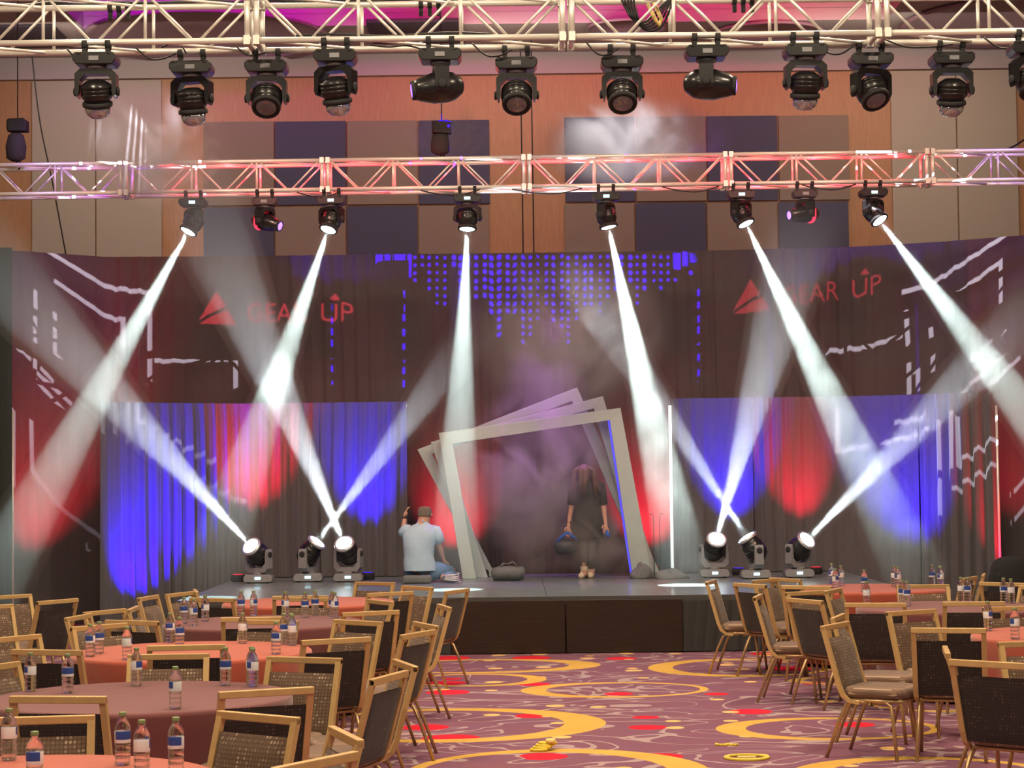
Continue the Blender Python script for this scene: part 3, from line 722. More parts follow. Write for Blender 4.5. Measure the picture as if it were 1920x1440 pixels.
# ------------------------------------------------------------------ smoke
def smoke(px, py, D, wpx, hpx, depth, dens, nscale, label, lo=.42, hi=.70, tint=(1, 1, 1)):
    c = P(px, py, D); rx = wpx / 2 / FPX * D; rz = hpx / 2 / FPX * D
    mb = MB(); mb.lathe([(math.sin(math.pi * i / 12) + 1e-7, -math.cos(math.pi * i / 12)) for i in range(13)], 20)
    mb.v = [(x * rx, y * depth, z * rz) for x, y, z in mb.v]
    m = bpy.data.materials.new('drifting_smoke'); m.use_nodes = True; n = m.node_tree.nodes; l = m.node_tree.links
    n.remove(n['Principled BSDF']); sc = n.new('ShaderNodeVolumeScatter'); sc.inputs['Color'].default_value = (*tint, 1); l.new(sc.outputs[0], n['Material Output'].inputs['Volume'])
    tc = n.new('ShaderNodeTexCoord'); dv = n.new('ShaderNodeMapping'); dv.inputs['Scale'].default_value = (1 / rx, 1 / depth, 1 / rz); l.new(tc.outputs['Object'], dv.inputs[0])
    ln = n.new('ShaderNodeVectorMath'); ln.operation = 'LENGTH'; l.new(dv.outputs[0], ln.inputs[0])
    mr = n.new('ShaderNodeMapRange'); mr.interpolation_type = 'SMOOTHSTEP'; mr.inputs[1].default_value = .25; mr.inputs[2].default_value = 1; mr.inputs[3].default_value = dens; mr.inputs[4].default_value = 0; l.new(ln.outputs['Value'], mr.inputs[0])
    nz = n.new('ShaderNodeTexNoise'); nz.inputs['Scale'].default_value = nscale; nz.inputs['Detail'].default_value = 3; nz.inputs['Distortion'].default_value = .8; l.new(tc.outputs['Object'], nz.inputs['Vector'])
    nr = n.new('ShaderNodeMapRange'); nr.interpolation_type = 'SMOOTHSTEP'; nr.inputs[1].default_value = lo; nr.inputs[2].default_value = hi; nr.inputs[3].default_value = 0; nr.inputs[4].default_value = 1; l.new(nz.outputs['Fac'], nr.inputs[0])
    mu = n.new('ShaderNodeMath'); mu.operation = 'MULTIPLY'; l.new(mr.outputs[0], mu.inputs[0]); l.new(nr.outputs[0], mu.inputs[1]); l.new(mu.outputs[0], sc.inputs['Density'])
    o = mb.build('smoke_cloud', m, loc=c); tag(o, label, 'smoke', None, 'stuff')
smoke(1020, 900, 25.2, 330, 420, .8, 2.2, 1.3, 'purple tinged smoke swirling inside the tilted frames', .38, .62)
smoke(1130, 1010, 25.0, 260, 160, .45, 1.6, 2.0, 'low smoke around the standing woman', .40, .62)
smoke(1060, 620, 24.8, 420, 380, 1.0, 1.1, 1.2, 'thin grey smoke drifting above the frames', .36, .66)
smoke(1180, 265, 26.2, 420, 190, .8, 3.2, 1.2, 'white smoke drifting above the rear truss, right of centre', .40, .64)
smoke(300, 270, 22.7, 300, 260, .8, 4.0, 1.2, 'white smoke drifting above the rear truss on the left', .42, .66)
smoke(850, 250, 26.0, 200, 120, .6, 1.8, 1.5, 'faint smoke around the middle chain bag', .42, .66)
light('SPOT', 'purple_smoke_light', (.6, 26.0, 4.6), (.2, 25.2, 1.6), 600, (.75, .25, 1), spot_size=R_(50), spot_blend=.8, shadow_soft_size=.1)

light('SPOT', 'added_smoke_lamp', (1.6, 28.2, 8.4), (1.5, 26.0, 6.2), 1700, (1, .92, .95), spot_size=R_(40), spot_blend=1, shadow_soft_size=.1)  # added lamp without a fixture, there only to brighten the white smoke

# ------------------------------------------------------------------ tables and cloths
CLOTH = cloth_mat('terracotta_tablecloth', (.38, .070, .036))
CLOTH_SHADED = cloth_mat('shaded_terracotta_tablecloth', (.155, .040, .042))  # same cloth under weaker light, the dimness put into its colour
TAB = [('nearest left table', -1.95, 7.65, CLOTH), ('second left table', -2.02, 10.7, CLOTH_SHADED), ('third left table', -2.2, 13.5, CLOTH),
       ('fourth left table', -2.05, 16.15, CLOTH_SHADED), ('farthest left table', -1.95, 18.75, CLOTH),
       ('nearest right table', 4.05, 14.0, CLOTH), ('middle right table', 3.75, 17.0, CLOTH_SHADED), ('farthest right table', 3.55, 19.9, CLOTH)]
COLN = ['terracotta', 'shaded terracotta', 'orange', 'dark plum', 'pale terracotta', 'red brown', 'dark plum', 'red']  # the darker cloths have dim light put into their colour
TR = .80
def cloth_mesh(sd):
    r = random.Random(sd); n = 96; vs = []; fs = []; ph = [r.uniform(0, 6.28) for _ in range(4)]
    rows = [(0, 0), (.3, 0), (.6, 0), (.78, 0), (.80, -.002), (.812, -.012), (.815, -.03)]
    for q, z in rows:
        for k in range(n):
            a = 2 * math.pi * k / n; vs.append((q * math.cos(a), q * math.sin(a), z))
    for j in range(1, 8):
        t = j / 7
        for k in range(n):
            a = 2 * math.pi * k / n
            w_ = t * (.035 * math.sin(9 * a + ph[0]) + .025 * math.sin(17 * a + ph[1]) + .012 * math.sin(31 * a + ph[2]))
            q = .815 - .05 * t + w_ - .02 * t
            vs.append((q * math.cos(a), q * math.sin(a), -.03 - t * .685))
    R = len(rows) + 7
    for i in range(R - 1):
        for k in range(n):
            k2 = (k + 1) % n; fs.append((i * n + k, i * n + k2, (i + 1) * n + k2, (i + 1) * n + k))
    return MB().add(vs, fs, True)
for i, (nm, x, y, cm) in enumerate(TAB):
    t = empty('round_table', (x, y, 0), label='round folding table under the %s cloth, the %s' % (COLN[i], nm), cat='table', group='round tables')
    if i == 0:
        MB().lathe([(.0001, .715), (.79, .715), (.80, .72), (.80, .735), (.79, .74), (.0001, .74)], 48).build('tabletop', WOODD, t)
        for a in range(4):
            g = a * math.pi / 2 + .78; MB().tube([(.5 * math.cos(g), .5 * math.sin(g), 0), (.45 * math.cos(g), .45 * math.sin(g), .715)], .015, 8).build('leg', BLKM, t)
        tproto = t
    else:
        for ch in tproto.children: copy_tree(ch, t)
    c = cloth_mesh(i).build('tablecloth', cm, loc=(x, y, .748)); c.rotation_euler = (0, 0, i * .7)
    tag(c, '%s tablecloth draped over the %s' % (COLN[i], nm), 'tablecloth', 'tablecloths')

# ------------------------------------------------------------------ chairs
ZC = .88
def chair_proto():
    e = empty('banquet_chair')
    W = .225                       # half width; chair faces +Y, origin under the back's top rail projected
    lean = .13                     # top of the back sits this far behind the bottom
    yb0, yb1, zb0 = .125, 0.0, .43  # back bottom y, top y
    def yb(z): return yb0 + (yb1 - yb0) * (z - zb0) / (ZC - zb0)
    # back frame: two flat stiles that curve forward under the seat, and a flat top rail
    for sx in (-1, 1):
        pts = [(sx * W, yb(ZC - .01), ZC - .01), (sx * W, yb(.62), .62), (sx * W, yb(.48), .48), (sx * (W - .002), yb(.42) + .01, .42), (sx * (W - .004), .18, .385), (sx * (W - .006), .25, .375)]
        vs = []; fs = []
        for k, (x, y, z) in enumerate(pts):
            a = Vector(pts[max(k - 1, 0)]); b = Vector(pts[min(k + 1, len(pts) - 1)]); t = (b - a).normalized(); nn = Vector((0, t.z, -t.y))
            hw = .021 if k < 4 else .015; ht = .011
            p = Vector((x, y, z))
            for u, v in ((-1, -1), (1, -1), (1, 1), (-1, 1)): vs.append(p + Vector((u * (.0165 if k < 4 else .012), 0, 0)) + nn * v * (.014 if k < 4 else .011))
        for k in range(len(pts) - 1):
            for j in range(4): fs.append((k * 4 + j, k * 4 + (j + 1) % 4, (k + 1) * 4 + (j + 1) % 4, (k + 1) * 4 + j))
        fs += [(0, 1, 2, 3), tuple(len(pts) * 4 - 4 + j for j in (3, 2, 1, 0))]
        MB().add(vs, fs).build('stile', GOLD, e)
    M = Matrix.Translation((0, yb(ZC - .016), ZC - .018))
    MB().box((0, 0, 0), (2 * W + .033, .032, .036), M).build('top_rail', GOLD, e, bevel=.004)
    # upholstered back: front cushion (towards the sitter) and rear panel
    z0, z1 = .425, ZC - .088
    nzz, nxx = 8, 10
    def pad(y_out, side, m, nm):
        vs = []; fs = []
        for i in range(nzz + 1):
            for k in range(nxx + 1):
                u = k / nxx * 2 - 1; v = i / nzz; z = z0 + (z1 - z0) * v
                bulge = y_out * (1 - u ** 6) ** .5 * (1 - (2 * v - 1) ** 8) ** .5
                vs.append((u * (W - .018), yb(z) + side * (.004 + bulge), z))
        for i in range(nzz):
            for k in range(nxx):
                a = i * (nxx + 1) + k; fs.append((a, a + 1, a + nxx + 2, a + nxx + 1))
        return MB().add(vs, fs, True).build(nm, m, e)
    pad(.026, 1, FABF, 'backrest_cushion'); pad(.010, -1, FABR, 'backrest_rear')
    # seat
    n = 24; rows = [(.2, .425, .94), (.216, .44, .97), (.222, .455, 1), (.222, .475, 1), (.21, .492, .96), (.17, .50, .8), (.0001, .503, 0.0005)]
    vs = []; fs = []
    for hw, z, q in rows:
        for k in range(n):
            a = 2 * math.pi * k / n; c_, s_ = math.cos(a), math.sin(a)
            sq = lambda t: math.copysign(abs(t) ** .38, t)
            vs.append((sq(c_) * hw, .335 + sq(s_) * .215 * q, z - .02))
    for i in range(len(rows) - 1):
        for k in range(n): fs.append((i * n + k, i * n + (k + 1) % n, (i + 1) * n + (k + 1) % n, (i + 1) * n + k))
    fs.append(tuple(range(n - 1, -1, -1)))
    MB().add(vs, fs, True).build('seat', FABS, e)
    sf = MB(); sf.tube([(-.19, .16, .39), (-.205, .33, .39), (-.19, .52, .39), (.19, .52, .39), (.205, .33, .39), (.19, .16, .39), (-.19, .16, .39)], .012, 6); sf.build('seat_frame', GOLDLEG, e)
    for sx in (-1, 1):
        MB().tube([(sx * .20, .30, .375), (sx * .20, .20, .385), (sx * .203, .15, .36), (sx * .21, .10, .25), (sx * .222, .01, .0)], .0125, 8).build('leg', GOLDLEG, e)
        MB().tube([(sx * .195, .34, .375), (sx * .195, .42, .385), (sx * .198, .46, .36), (sx * .203, .475, .25), (sx * .215, .50, .0)], .0125, 8).build('leg', GOLDLEG, e)
    return e
CH = [("f",15,1111),("f",-25,1129),("r",107,1117,1.0),("f",22,1187,-2.2),("r",87,1212,-.3),("f",-5,1241),("r",108,1299),("f",72,1338),("s",148,1148,-1.75),("f",196,1138,-2.1),("r",245,1157),("f",240,1169),("f",315,1132),("s",332,1106,-1.95),("s",303,1111,-1.75),("r",375,1115),("f",441,1099),("r",349,1203),("f",306,1226),("f",488,1159),("r",475,1151),("r",562,1111),("f",611,1093),("f",525,1124),("f",680,1121),("r",733,1104,.6),("f",770,1094,2.25),("r",853,1099,1.15),("s",823,1130,1.8),("r",707,1139,.5),("f",683,1158,2.45),("f",787,1162,1.95),("r",785,1179,1.15),("r",631,1191,.5),("f",586,1227,2.75),("f",744,1235,1.87),("r",732,1258,1.25),("r",500,1286,.42),("f",485,1332,2.5),("f",650,1367,1.9),("r",594,1417,1.0),
 ("f",1361,1083,-1.85),("r",1397,1087,-1.03),("f",1418,1080,-2.2),("s",1446,1112,-1.81),("r",1493,1116,-1.1),("r",1510,1092,-.5),("f",1515,1102,-2.6),("f",1553,1075),("f",1583,1163,-2.1),("f",1570,1148,-1.9),("r",1630,1123,-.2),("f",1684,1101),("f",1708,1138,-2.6),("r",1759,1171,-.25),("f",1721,1073),("r",1735,1091),("r",1826,1122),("f",1842,1072),("r",1881,1086),("f",1865,1098),("f",1908,1132),("f",1938,1196,-2.95),("s",1780,1212,-1.75),("r",1852,1232,-.7)]
chairs = []
for c in CH:
    p = Pz(c[1], c[2] + 6, ZC)
    # nearest table whose direction agrees with the visible side
    best = None
    for ti, (nm, tx, ty, _) in enumerate(TAB):
        d = math.hypot(tx - p.x, ty - p.y)
        ang = math.atan2(-(tx - p.x), ty - p.y)      # rotation z that turns +Y to the table
        front = abs(ang) > math.pi / 2
        pen = 0 if (c[0] == 's' or front == (c[0] == 'f')) else .9
        if best is None or d + pen < best[0]: best = (d + pen, ti, ang, d)
    ti, ang = best[1], best[2]
    if len(c) > 3: ang = c[3]
    elif best[3] > 1.9: ang = -2.4 if c[0] == 'f' else -.7
    x, y = p.x, p.y
    for _t in TAB:
        d = math.hypot(x - _t[1], y - _t[2])
        if d < 1.06: x, y = _t[1] + (x - _t[1]) / d * 1.06, _t[2] + (y - _t[2]) / d * 1.06
    chairs.append([x, y, ang, ti, c[0], best[3], c[1]])
for _ in range(30):           # nudge chairs apart where their seats would touch
    for i in range(len(chairs)):
        for j in range(i):
            a, b = chairs[i], chairs[j]
            ax, ay = a[0] - .28 * math.sin(a[2]), a[1] + .28 * math.cos(a[2]); bx, by = b[0] - .28 * math.sin(b[2]), b[1] + .28 * math.cos(b[2])
            dx, dy = ax - bx, ay - by; d = math.hypot(dx, dy) or 1e-3
            if d < .50: q = (.50 - d) / 2 / d * .5; a[0] += dx * q * .5; a[1] += dy * q; b[0] -= dx * q * .5; b[1] -= dy * q
cp = chair_proto(); used = False
for ti in range(len(TAB)):
    for kind in ('f', 'r', 's'):
        L = sorted([c for c in chairs if c[3] == ti and c[4] == kind], key=lambda c: c[6])
        for i, c in enumerate(L):
            e = cp if not used else copy_tree(cp); used = True
            e.location = (c[0], c[1], 0); e.rotation_euler = (0, 0, c[2])
            look = {'f': 'gold framed chair, %s of the patterned fronted ones at the %s', 'r': 'gold framed chair, %s of the dark backed ones at the %s', 's': 'gold framed chair, %s of the side on ones at the %s'}[kind]
            tag(e, look % (ordl(i, len(L)), TAB[ti][0]), 'chair', 'banquet chairs around the round tables')

# ------------------------------------------------------------------ water bottles
BOT = bpy.data.materials.new('clear_bottle_water'); BOT.use_nodes = True
_n, _l = BOT.node_tree.nodes, BOT.node_tree.links; _b = _n['Principled BSDF']
_b.inputs['Base Color'].default_value = (.96, .98, 1, 1); _b.inputs['Roughness'].default_value = .03; _b.inputs['Transmission Weight'].default_value = 1; _b.inputs['IOR'].default_value = 1.36
_tr = _n.new('ShaderNodeBsdfTransparent'); _mx = _n.new('ShaderNodeMixShader'); _mx.inputs[0].default_value = .35
_l.new(_b.outputs[0], _mx.inputs[1]); _l.new(_tr.outputs[0], _mx.inputs[2]); _l.new(_mx.outputs[0], _n['Material Output'].inputs['Surface'])
CAPG = mat('green_grey_cap', (.20, .26, .12), .45, noise=.1)
def label_mat():
    m, n, l, b = nt('bottle_label')
    tc = n.new('ShaderNodeTexCoord'); s = n.new('ShaderNodeSeparateXYZ'); l.new(tc.outputs['Object'], s.inputs[0])
    at = n.new('ShaderNodeMath'); at.operation = 'ARCTAN2'; l.new(s.outputs['Y'], at.inputs[0]); l.new(s.outputs['X'], at.inputs[1])
    sn = n.new('ShaderNodeMath'); sn.operation = 'SINE'; l.new(at.outputs[0], sn.inputs[0])
    g = n.new('ShaderNodeMath'); g.operation = 'GREATER_THAN'; l.new(sn.outputs[0], g.inputs[0]); g.inputs[1].default_value = -.35
    z = n.new('ShaderNodeMath'); z.operation = 'GREATER_THAN'; l.new(s.outputs['Z'], z.inputs[0]); z.inputs[1].default_value = .105
    mu = n.new('ShaderNodeMath'); mu.operation = 'MULTIPLY'; l.new(g.outputs[0], mu.inputs[0]); l.new(z.outputs[0], mu.inputs[1])
    mx = n.new('ShaderNodeMix'); mx.data_type = 'RGBA'; l.new(mu.outputs[0], mx.inputs[0]); mx.inputs[6].default_value = (.75, .78, .82, 1); mx.inputs[7].default_value = (.03, .07, .30, 1)
    l.new(mx.outputs[2], b.inputs['Base Color']); b.inputs['Roughness'].default_value = .35
    return m
LABM = label_mat()
def bottle_proto():
    e = empty('water_bottle')
    pr = [(.022, 0), (.030, .004), (.0325, .012), (.032, .02), (.0295, .026), (.0325, .032), (.0325, .044), (.0295, .05), (.0325, .056), (.0325, .068), (.0295, .074), (.032, .08), (.0325, .088), (.0318, .09), (.0318, .138), (.0325, .14),
          (.0325, .15), (.029, .164), (.022, .178), (.0145, .188), (.013, .196), (.013, .200)]
    MB().lathe(pr, 18).build('bottle_body', BOT, e)
    MB().lathe([(.0326, .091), (.0328, .092), (.0328, .137), (.0326, .138)], 18).build('label', LABM, e)
    c = MB(); c.lathe([(.0150, .197), (.0155, .199), (.0155, .212), (.0145, .2145), (.0001, .2145)], 16); c.build('cap', CAPG, e)
    return e
BT = [(17, 1425), (65, 1478), (230, 1434), (266, 1452), (330, 1446), (54, 1296), (127, 1299), (256, 1286), (329, 1329), (423, 1285), (483, 1283), (508, 1282),
      (167, 1231), (186, 1225), (223, 1239), (319, 1205), (337, 1215), (455, 1206), (530, 1227), (569, 1205), (607, 1207), (633, 1204),
      (345, 1169), (363, 1173), (385, 1165), (535, 1157), (572, 1158), (628, 1159), (637, 1155), (434, 1151), (465, 1148), (666, 1146),
      (1477, 1088), (1505, 1090), (1577, 1099), (1567, 1107), (1585, 1136), (1614, 1119), (1677, 1100), (1684, 1103), (1692, 1134), (1701, 1136), (1764, 1101), (1761, 1098), (1795, 1103), (1808, 1124), (1817, 1125), (1910, 1127), (1918, 1128), (1767, 1180), (1864, 1201)]
bots = []
for px, py in BT:
    p = Pz(px, py, .75); ti = min(range(len(TAB)), key=lambda k: math.hypot(TAB[k][1] - p.x, TAB[k][2] - p.y))
    _, tx, ty, _c = TAB[ti]; d = math.hypot(p.x - tx, p.y - ty)
    if d > .72: q = .72 / d; p = Vector((tx + (p.x - tx) * q, ty + (p.y - ty) * q, .75))
    bots.append([p.x, p.y, ti, px])
for i in range(len(bots)):     # keep bottles from touching
    for j in range(i):
        dx, dy = bots[i][0] - bots[j][0], bots[i][1] - bots[j][1]; d = math.hypot(dx, dy)
        if d < .072: bots[i][1] += .075 if dy >= 0 else -.075
bp_ = bottle_proto(); used = False
for ti in range(len(TAB)):
    L = sorted([b for b in bots if b[2] == ti], key=lambda b: b[3])
    for i, b in enumerate(L):
        e = bp_ if not used else copy_tree(bp_); used = True
        e.location = (b[0], b[1], .7495); e.rotation_euler = (0, 0, (i * 2.1 + ti) % 6.28)
        tag(e, 'clear water bottle with blue and white label, %s on the %s' % (ordl(i, len(L)), TAB[ti][0]), 'bottle', 'water bottles on the tables')

# ------------------------------------------------------------------ nested tilted frames
FRM = mat('frame_grey_paint', (.40, .50, .50), .5, noise=.05, scale=6)
def tilted_frame(D, outer, inner, label, edge):
    # outer/inner: bottom-left, top-left, top-right, bottom-right in photograph pixels on the frame's own plane
    O = [P(x, y, D) for x, y in outer]; I = [P(x, y, D) for x, y in inner]
    e = empty('tilted_frame', (0, D, 0), label=label, cat='frame', group='tilted stage frames')
    T = .12
    for nm, q in (('frame_side', (O[0], O[1], I[1], I[0])), ('frame_top', (O[1], O[2], I[2], I[1])), ('frame_side', (O[2], O[3], I[3], I[2]))):
        MB().prism([(v.x, max(v.z, SZ + .002)) for v in q], -T / 2, T / 2).build(nm, FRM, e, bevel=.003)
    if edge:
        a, b = I[2], I[3]; nrm = (b - a).cross(Vector((0, 1, 0))).normalized()
        if nrm.x > 0: nrm = -nrm
        MB().prism([(a.x, a.z), (b.x, max(b.z, SZ + .01)), (b.x + nrm.x * .025, max(b.z, SZ + .01)), (a.x + nrm.x * .025, a.z + nrm.z * .02)], -.03, .05).build('blue_edge_strip', mat('blue_emissive_edge', (.1, .1, .8), .4, emit=(.06, .06, 1), es=.75), e)  # strip along the inner edge that emits blue
tilted_frame(25.35, [(868, 1094), (823, 812), (1163, 765), (1222, 1088)], [(893, 1094), (849, 832), (1143, 788), (1186, 1088)], 'grey painted frame, frontmost and least tilted of three', True)
tilted_frame(25.62, [(893, 1090), (808, 829), (1130, 743), (1232, 1084)], [(915, 1090), (836, 840), (1113, 766), (1205, 1084)], 'grey painted frame, middle one of the three nested frames', False)
tilted_frame(25.89, [(910, 1086), (783, 843), (1082, 727), (1238, 1080)], [(930, 1086), (811, 852), (1072, 752), (1210, 1080)], 'grey painted frame, rearmost and most tilted of three', False)

# ------------------------------------------------------------------ people
SKIN = mat('skin', (.55, .30, .22), .55, noise=.05, scale=10)
def skin_body(name, m, joints, edges, root, parent, sub=2):
    names = list(joints); me = bpy.data.meshes.new(name)
    me.from_pydata([joints[k][0] for k in names], [(names.index(a), names.index(b)) for a, b in edges], [])
    o = bpy.data.objects.new(name, me); COL.objects.link(o); o.parent = parent
    o.modifiers.new('skin', 'SKIN').use_smooth_shade = True
    sv = me.skin_vertices[0].data
    for i, k in enumerate(names):
        r = joints[k][1]; sv[i].radius = (r, r) if not isinstance(r, tuple) else r
        sv[i].use_root = (k == root)
    sb = o.modifiers.new('sub', 'SUBSURF'); sb.levels = sub; sb.render_levels = sub
    bpy.context.view_layer.update()
    dg = bpy.context.evaluated_depsgraph_get(); m2 = bpy.data.meshes.new_from_object(o.evaluated_get(dg)); bpy.data.objects.remove(o)
    m2.materials.clear(); m2.materials.append(m); m2.name = name
    for p in m2.polygons: p.use_smooth = True
    o = bpy.data.objects.new(name, m2); COL.objects.link(o); o.parent = parent
    return o
def chain(pts): return list(zip(pts, pts[1:]))
def add_hand(J, Ed, wrist, key, palm_dir, side_dir, curl, L=.18):
    pd = Vector(palm_dir).normalized(); sd = Vector(side_dir).normalized(); cu = Vector(curl).normalized(); w0 = Vector(wrist)
    pc = w0 + pd * .055
    J[key + 'p'] = (tuple(pc), (.034, .020)); Ed.append((key, key + 'p'))
    for i, (off, ln) in enumerate(((-.030, .062), (-.010, .074), (.011, .070), (.031, .054))):
        a = w0 + pd * .088 + sd * off; b = a + pd * ln * .5 + cu * .010; c = a + pd * ln * .8 + cu * .034
        J[f'{key}f{i}a'] = (tuple(a), .0095); J[f'{key}f{i}b'] = (tuple(b), .0085); J[f'{key}f{i}c'] = (tuple(c), .007)
        Ed += [(key + 'p', f'{key}f{i}a'), (f'{key}f{i}a', f'{key}f{i}b'), (f'{key}f{i}b', f'{key}f{i}c')]
    a = w0 + pd * .035 - sd * .040 + cu * .008; b = a + pd * .04 - sd * .012 + cu * .012
    J[key + 'ta'] = (tuple(a), .011); J[key + 'tb'] = (tuple(b), .009); Ed += [(key + 'p', key + 'ta'), (key + 'ta', key + 'tb')]
def face(parent, c, fwd, up, m_eye, r=.1):
    f = Vector(fwd).normalized(); u = Vector(up).normalized(); s = f.cross(u).normalized(); c = Vector(c)
    for k in (-1, 1):
        MB().lathe([(math.sin(a) * .012 + 1e-6, -math.cos(a) * .012) for a in [i * math.pi / 6 for i in range(7)]], 10, M=Matrix.Translation(c + f * r * .88 + s * k * .032 + u * .012)).build('eye', m_eye, parent)
EYE = mat('dark_eye', (.03, .02, .02), .2)

# --- kneeling person, back to the camera, left of the frames
mp_ = Pz(788, 1096, SZ); MX, MY = mp_.x, 24.55
man = empty('person', (MX, MY, SZ), label='kneeling person in pale blue polo and jeans, seen from behind', cat='person')
SHIRT = mat('pale_blue_polo', (.40, .57, .74), .8, noise=.06, scale=14, bump=.5); JEAN = mat('blue_jeans', (.11, .22, .38), .8, noise=.25, scale=18, bump=.3)
HAIRG = mat('grey_short_hair', (.16, .13, .11), .9, noise=.35, scale=60)
J = {'pel': ((-.02, .02, .24), .10), 'sp': ((-.035, .0, .42), .10), 'ch': ((-.02, .02, .58), .115), 'nk': ((.02, .05, .735), .055), 'hd': ((.045, .075, .83), .078), 'ht': ((.045, .07, .90), .074), 'fc': ((.085, .115, .84), .045),
     'ls': ((-.175, .02, .665), .055), 'le': ((-.235, .10, .60), .042), 'lw': ((-.215, .15, .80), .027),
     'rs': ((.155, .03, .655), .055), 're': ((.215, .08, .44), .043), 'rw': ((.26, .20, .27), .028),
     'lh': ((-.10, .05, .16), .08), 'lk': ((-.17, .40, .10), .055), 'la': ((-.12, .06, .055), .045), 'lt': ((-.12, -.06, .04), .035),
     'rh': ((.08, .05, .16), .08), 'rk': ((.33, .32, .10), .055), 'ra': ((.26, .0, .055), .045), 'rt_': ((.33, -.07, .045), .035)}
Ed = chain(['pel', 'sp', 'ch', 'nk', 'hd', 'ht']) + [('hd', 'fc')] + chain(['ch', 'ls', 'le', 'lw']) + chain(['ch', 'rs', 're', 'rw']) + chain(['pel', 'lh', 'lk', 'la', 'lt']) + chain(['pel', 'rh', 'rk', 'ra', 'rt_'])
add_hand(J, Ed, J['lw'][0], 'lw', (.25, .05, 1), (0, 1, 0), (1, 0, 0)); add_hand(J, Ed, J['rw'][0], 'rw', (.3, .5, -.5), (1, 0, .3), (0, .3, -1))
skin_body('body', SKIN, J, Ed, 'pel', man)
def loft(mb, rings, n=28, wob=.0, seed=1, caps=True):
    """rings: (centre, rx, ry, tilt about x); stacked into one sleeve-like skin."""
    r = random.Random(seed); ph = [r.uniform(0, 6.3) for _ in range(4)]; vs = []; fs = []
    for i, (c, rx, ry) in enumerate(rings):
        for k in range(n):
            a = 2 * math.pi * k / n; q = 1 + wob * (math.sin(3 * a + ph[0] + i * .7) + .6 * math.sin(7 * a + ph[1] - i) + .4 * math.sin(11 * a + ph[2] + i * 1.9))
            vs.append((c[0] + rx * q * math.cos(a), c[1] + ry * q * math.sin(a), c[2] + .3 * wob * rx * math.sin(5 * a + i)))
    for i in range(len(rings) - 1):
        for k in range(n): fs.append((i * n + k, i * n + (k + 1) % n, (i + 1) * n + (k + 1) % n, (i + 1) * n + k))
    if caps: fs.append(tuple(range(n - 1, -1, -1)))
    mb.add(vs, fs, True)
    return mb
def resample(rings, m=3):
    out = []
    for i in range(len(rings) - 1):
        for k in range(m):
            t = k / m; t = t; a, b = rings[i], rings[i + 1]
            out.append((tuple(a[0][j] * (1 - t) + b[0][j] * t for j in range(3)), a[1] * (1 - t) + b[1] * t, a[2] * (1 - t) + b[2] * t))
    out.append(rings[-1]); return out
m_ = MB()
loft(m_, resample([((-.02, .01, .15), .205, .165), ((-.025, .01, .24), .20, .165), ((-.035, .0, .34), .185, .15), ((-.035, .0, .46), .195, .15), ((-.02, .015, .58), .215, .15), ((-.01, .02, .65), .205, .125), ((.0, .03, .70), .14, .095), ((.015, .045, .735), .075, .07), ((.02, .05, .76), .066, .062)]), wob=.018, seed=4, caps=False)
m_.tube([(-.13, .02, .67), (-.18, .03, .655), (-.215, .06, .63), (-.235, .09, .61)], [.05, .075, .072, .066], 14)
m_.tube([(.11, .03, .67), (.165, .035, .64), (.195, .05, .57), (.212, .07, .49)], [.05, .080, .077, .074], 14)
m_.tube([(-.05, .11, .745), (.02, -.015, .765), (.085, .10, .75)], [.012, .02, .012], 8)
m_.build('polo_shirt', SHIRT, man)
m_ = MB()
m_.tube([(-.06, .02, .14), (-.03, .02, .20), (.04, .02, .20), (.08, .02, .15)], [.13, .16, .16, .13], 16)
m_.tube([(-.06, .03, .15), (-.12, .2, .14), (-.17, .41, .10)], [.13, .105, .08], 14); m_.tube([(-.17, .42, .09), (-.14, .2, .065), (-.125, .03, .06)], [.075, .06, .05], 14)
m_.tube([(.06, .03, .15), (.20, .14, .14), (.34, .30, .11)], [.13, .11, .085], 14); m_.tube([(.34, .32, .10), (.33, .15, .065), (.29, .0, .06)], [.08, .062, .052], 14)
m_.build('jeans', JEAN, man)
hc = MB()
for k in range(40):
    pass
hm = MB().lathe([(.079, -.055), (.088, -.02), (.088, .02), (.080, .05), (.062, .066), (.05, .068)], 24, M=Matrix.Translation((.038, .062, .868)) @ rotx(-.15))
hm.f = [f for f in hm.f if len(f) == 4]; hm.sm = [True] * len(hm.f)
hm.v = [(x, y, z) for x, y, z in hm.v]; hm.build('hair', HAIRG, man)
for s_ in (-1, 1): MB().lathe([(.001, -.022), (.014, -.01), (.016, .008), (.001, .022)], 10, M=Matrix.Translation((.045 + s_ * .078, .08 - s_ * .03, .84))).build('ear', SKIN, man)
face(man, (.05, .085, .845), (.6, .8, 0), (0, 0, 1), EYE, .095)
MB().lathe([(.032, -.012), (.034, -.010), (.034, .010), (.032, .012)], 14, M=Matrix.Translation((-.214, .152, .80)) @ rotx(-.2)).build('wristwatch', BLKM, man)
SHOE = mat('grey_sneaker', (.20, .20, .22), .7, noise=.2); 
for x, y, a in ((-.12, -.08, 0), (.35, -.10, .9)):
    sh = MB(); sh.tube([(0, .10, .055), (0, .03, .05), (0, -.07, .04), (0, -.12, .035)], [.035, .046, .040, .024], 12)
    o = sh.build('shoe', SHOE, man, loc=(x, y, 0)); o.rotation_euler = (0, 0, a)
ph_ = MB().box((0, 0, 0), (.012, .07, .14)).build('phone', BLKM, None, bevel=.004, loc=(MX - .155, MY + .165, SZ + .90)); tag(ph_, 'black phone held up by the kneeling person', 'phone')
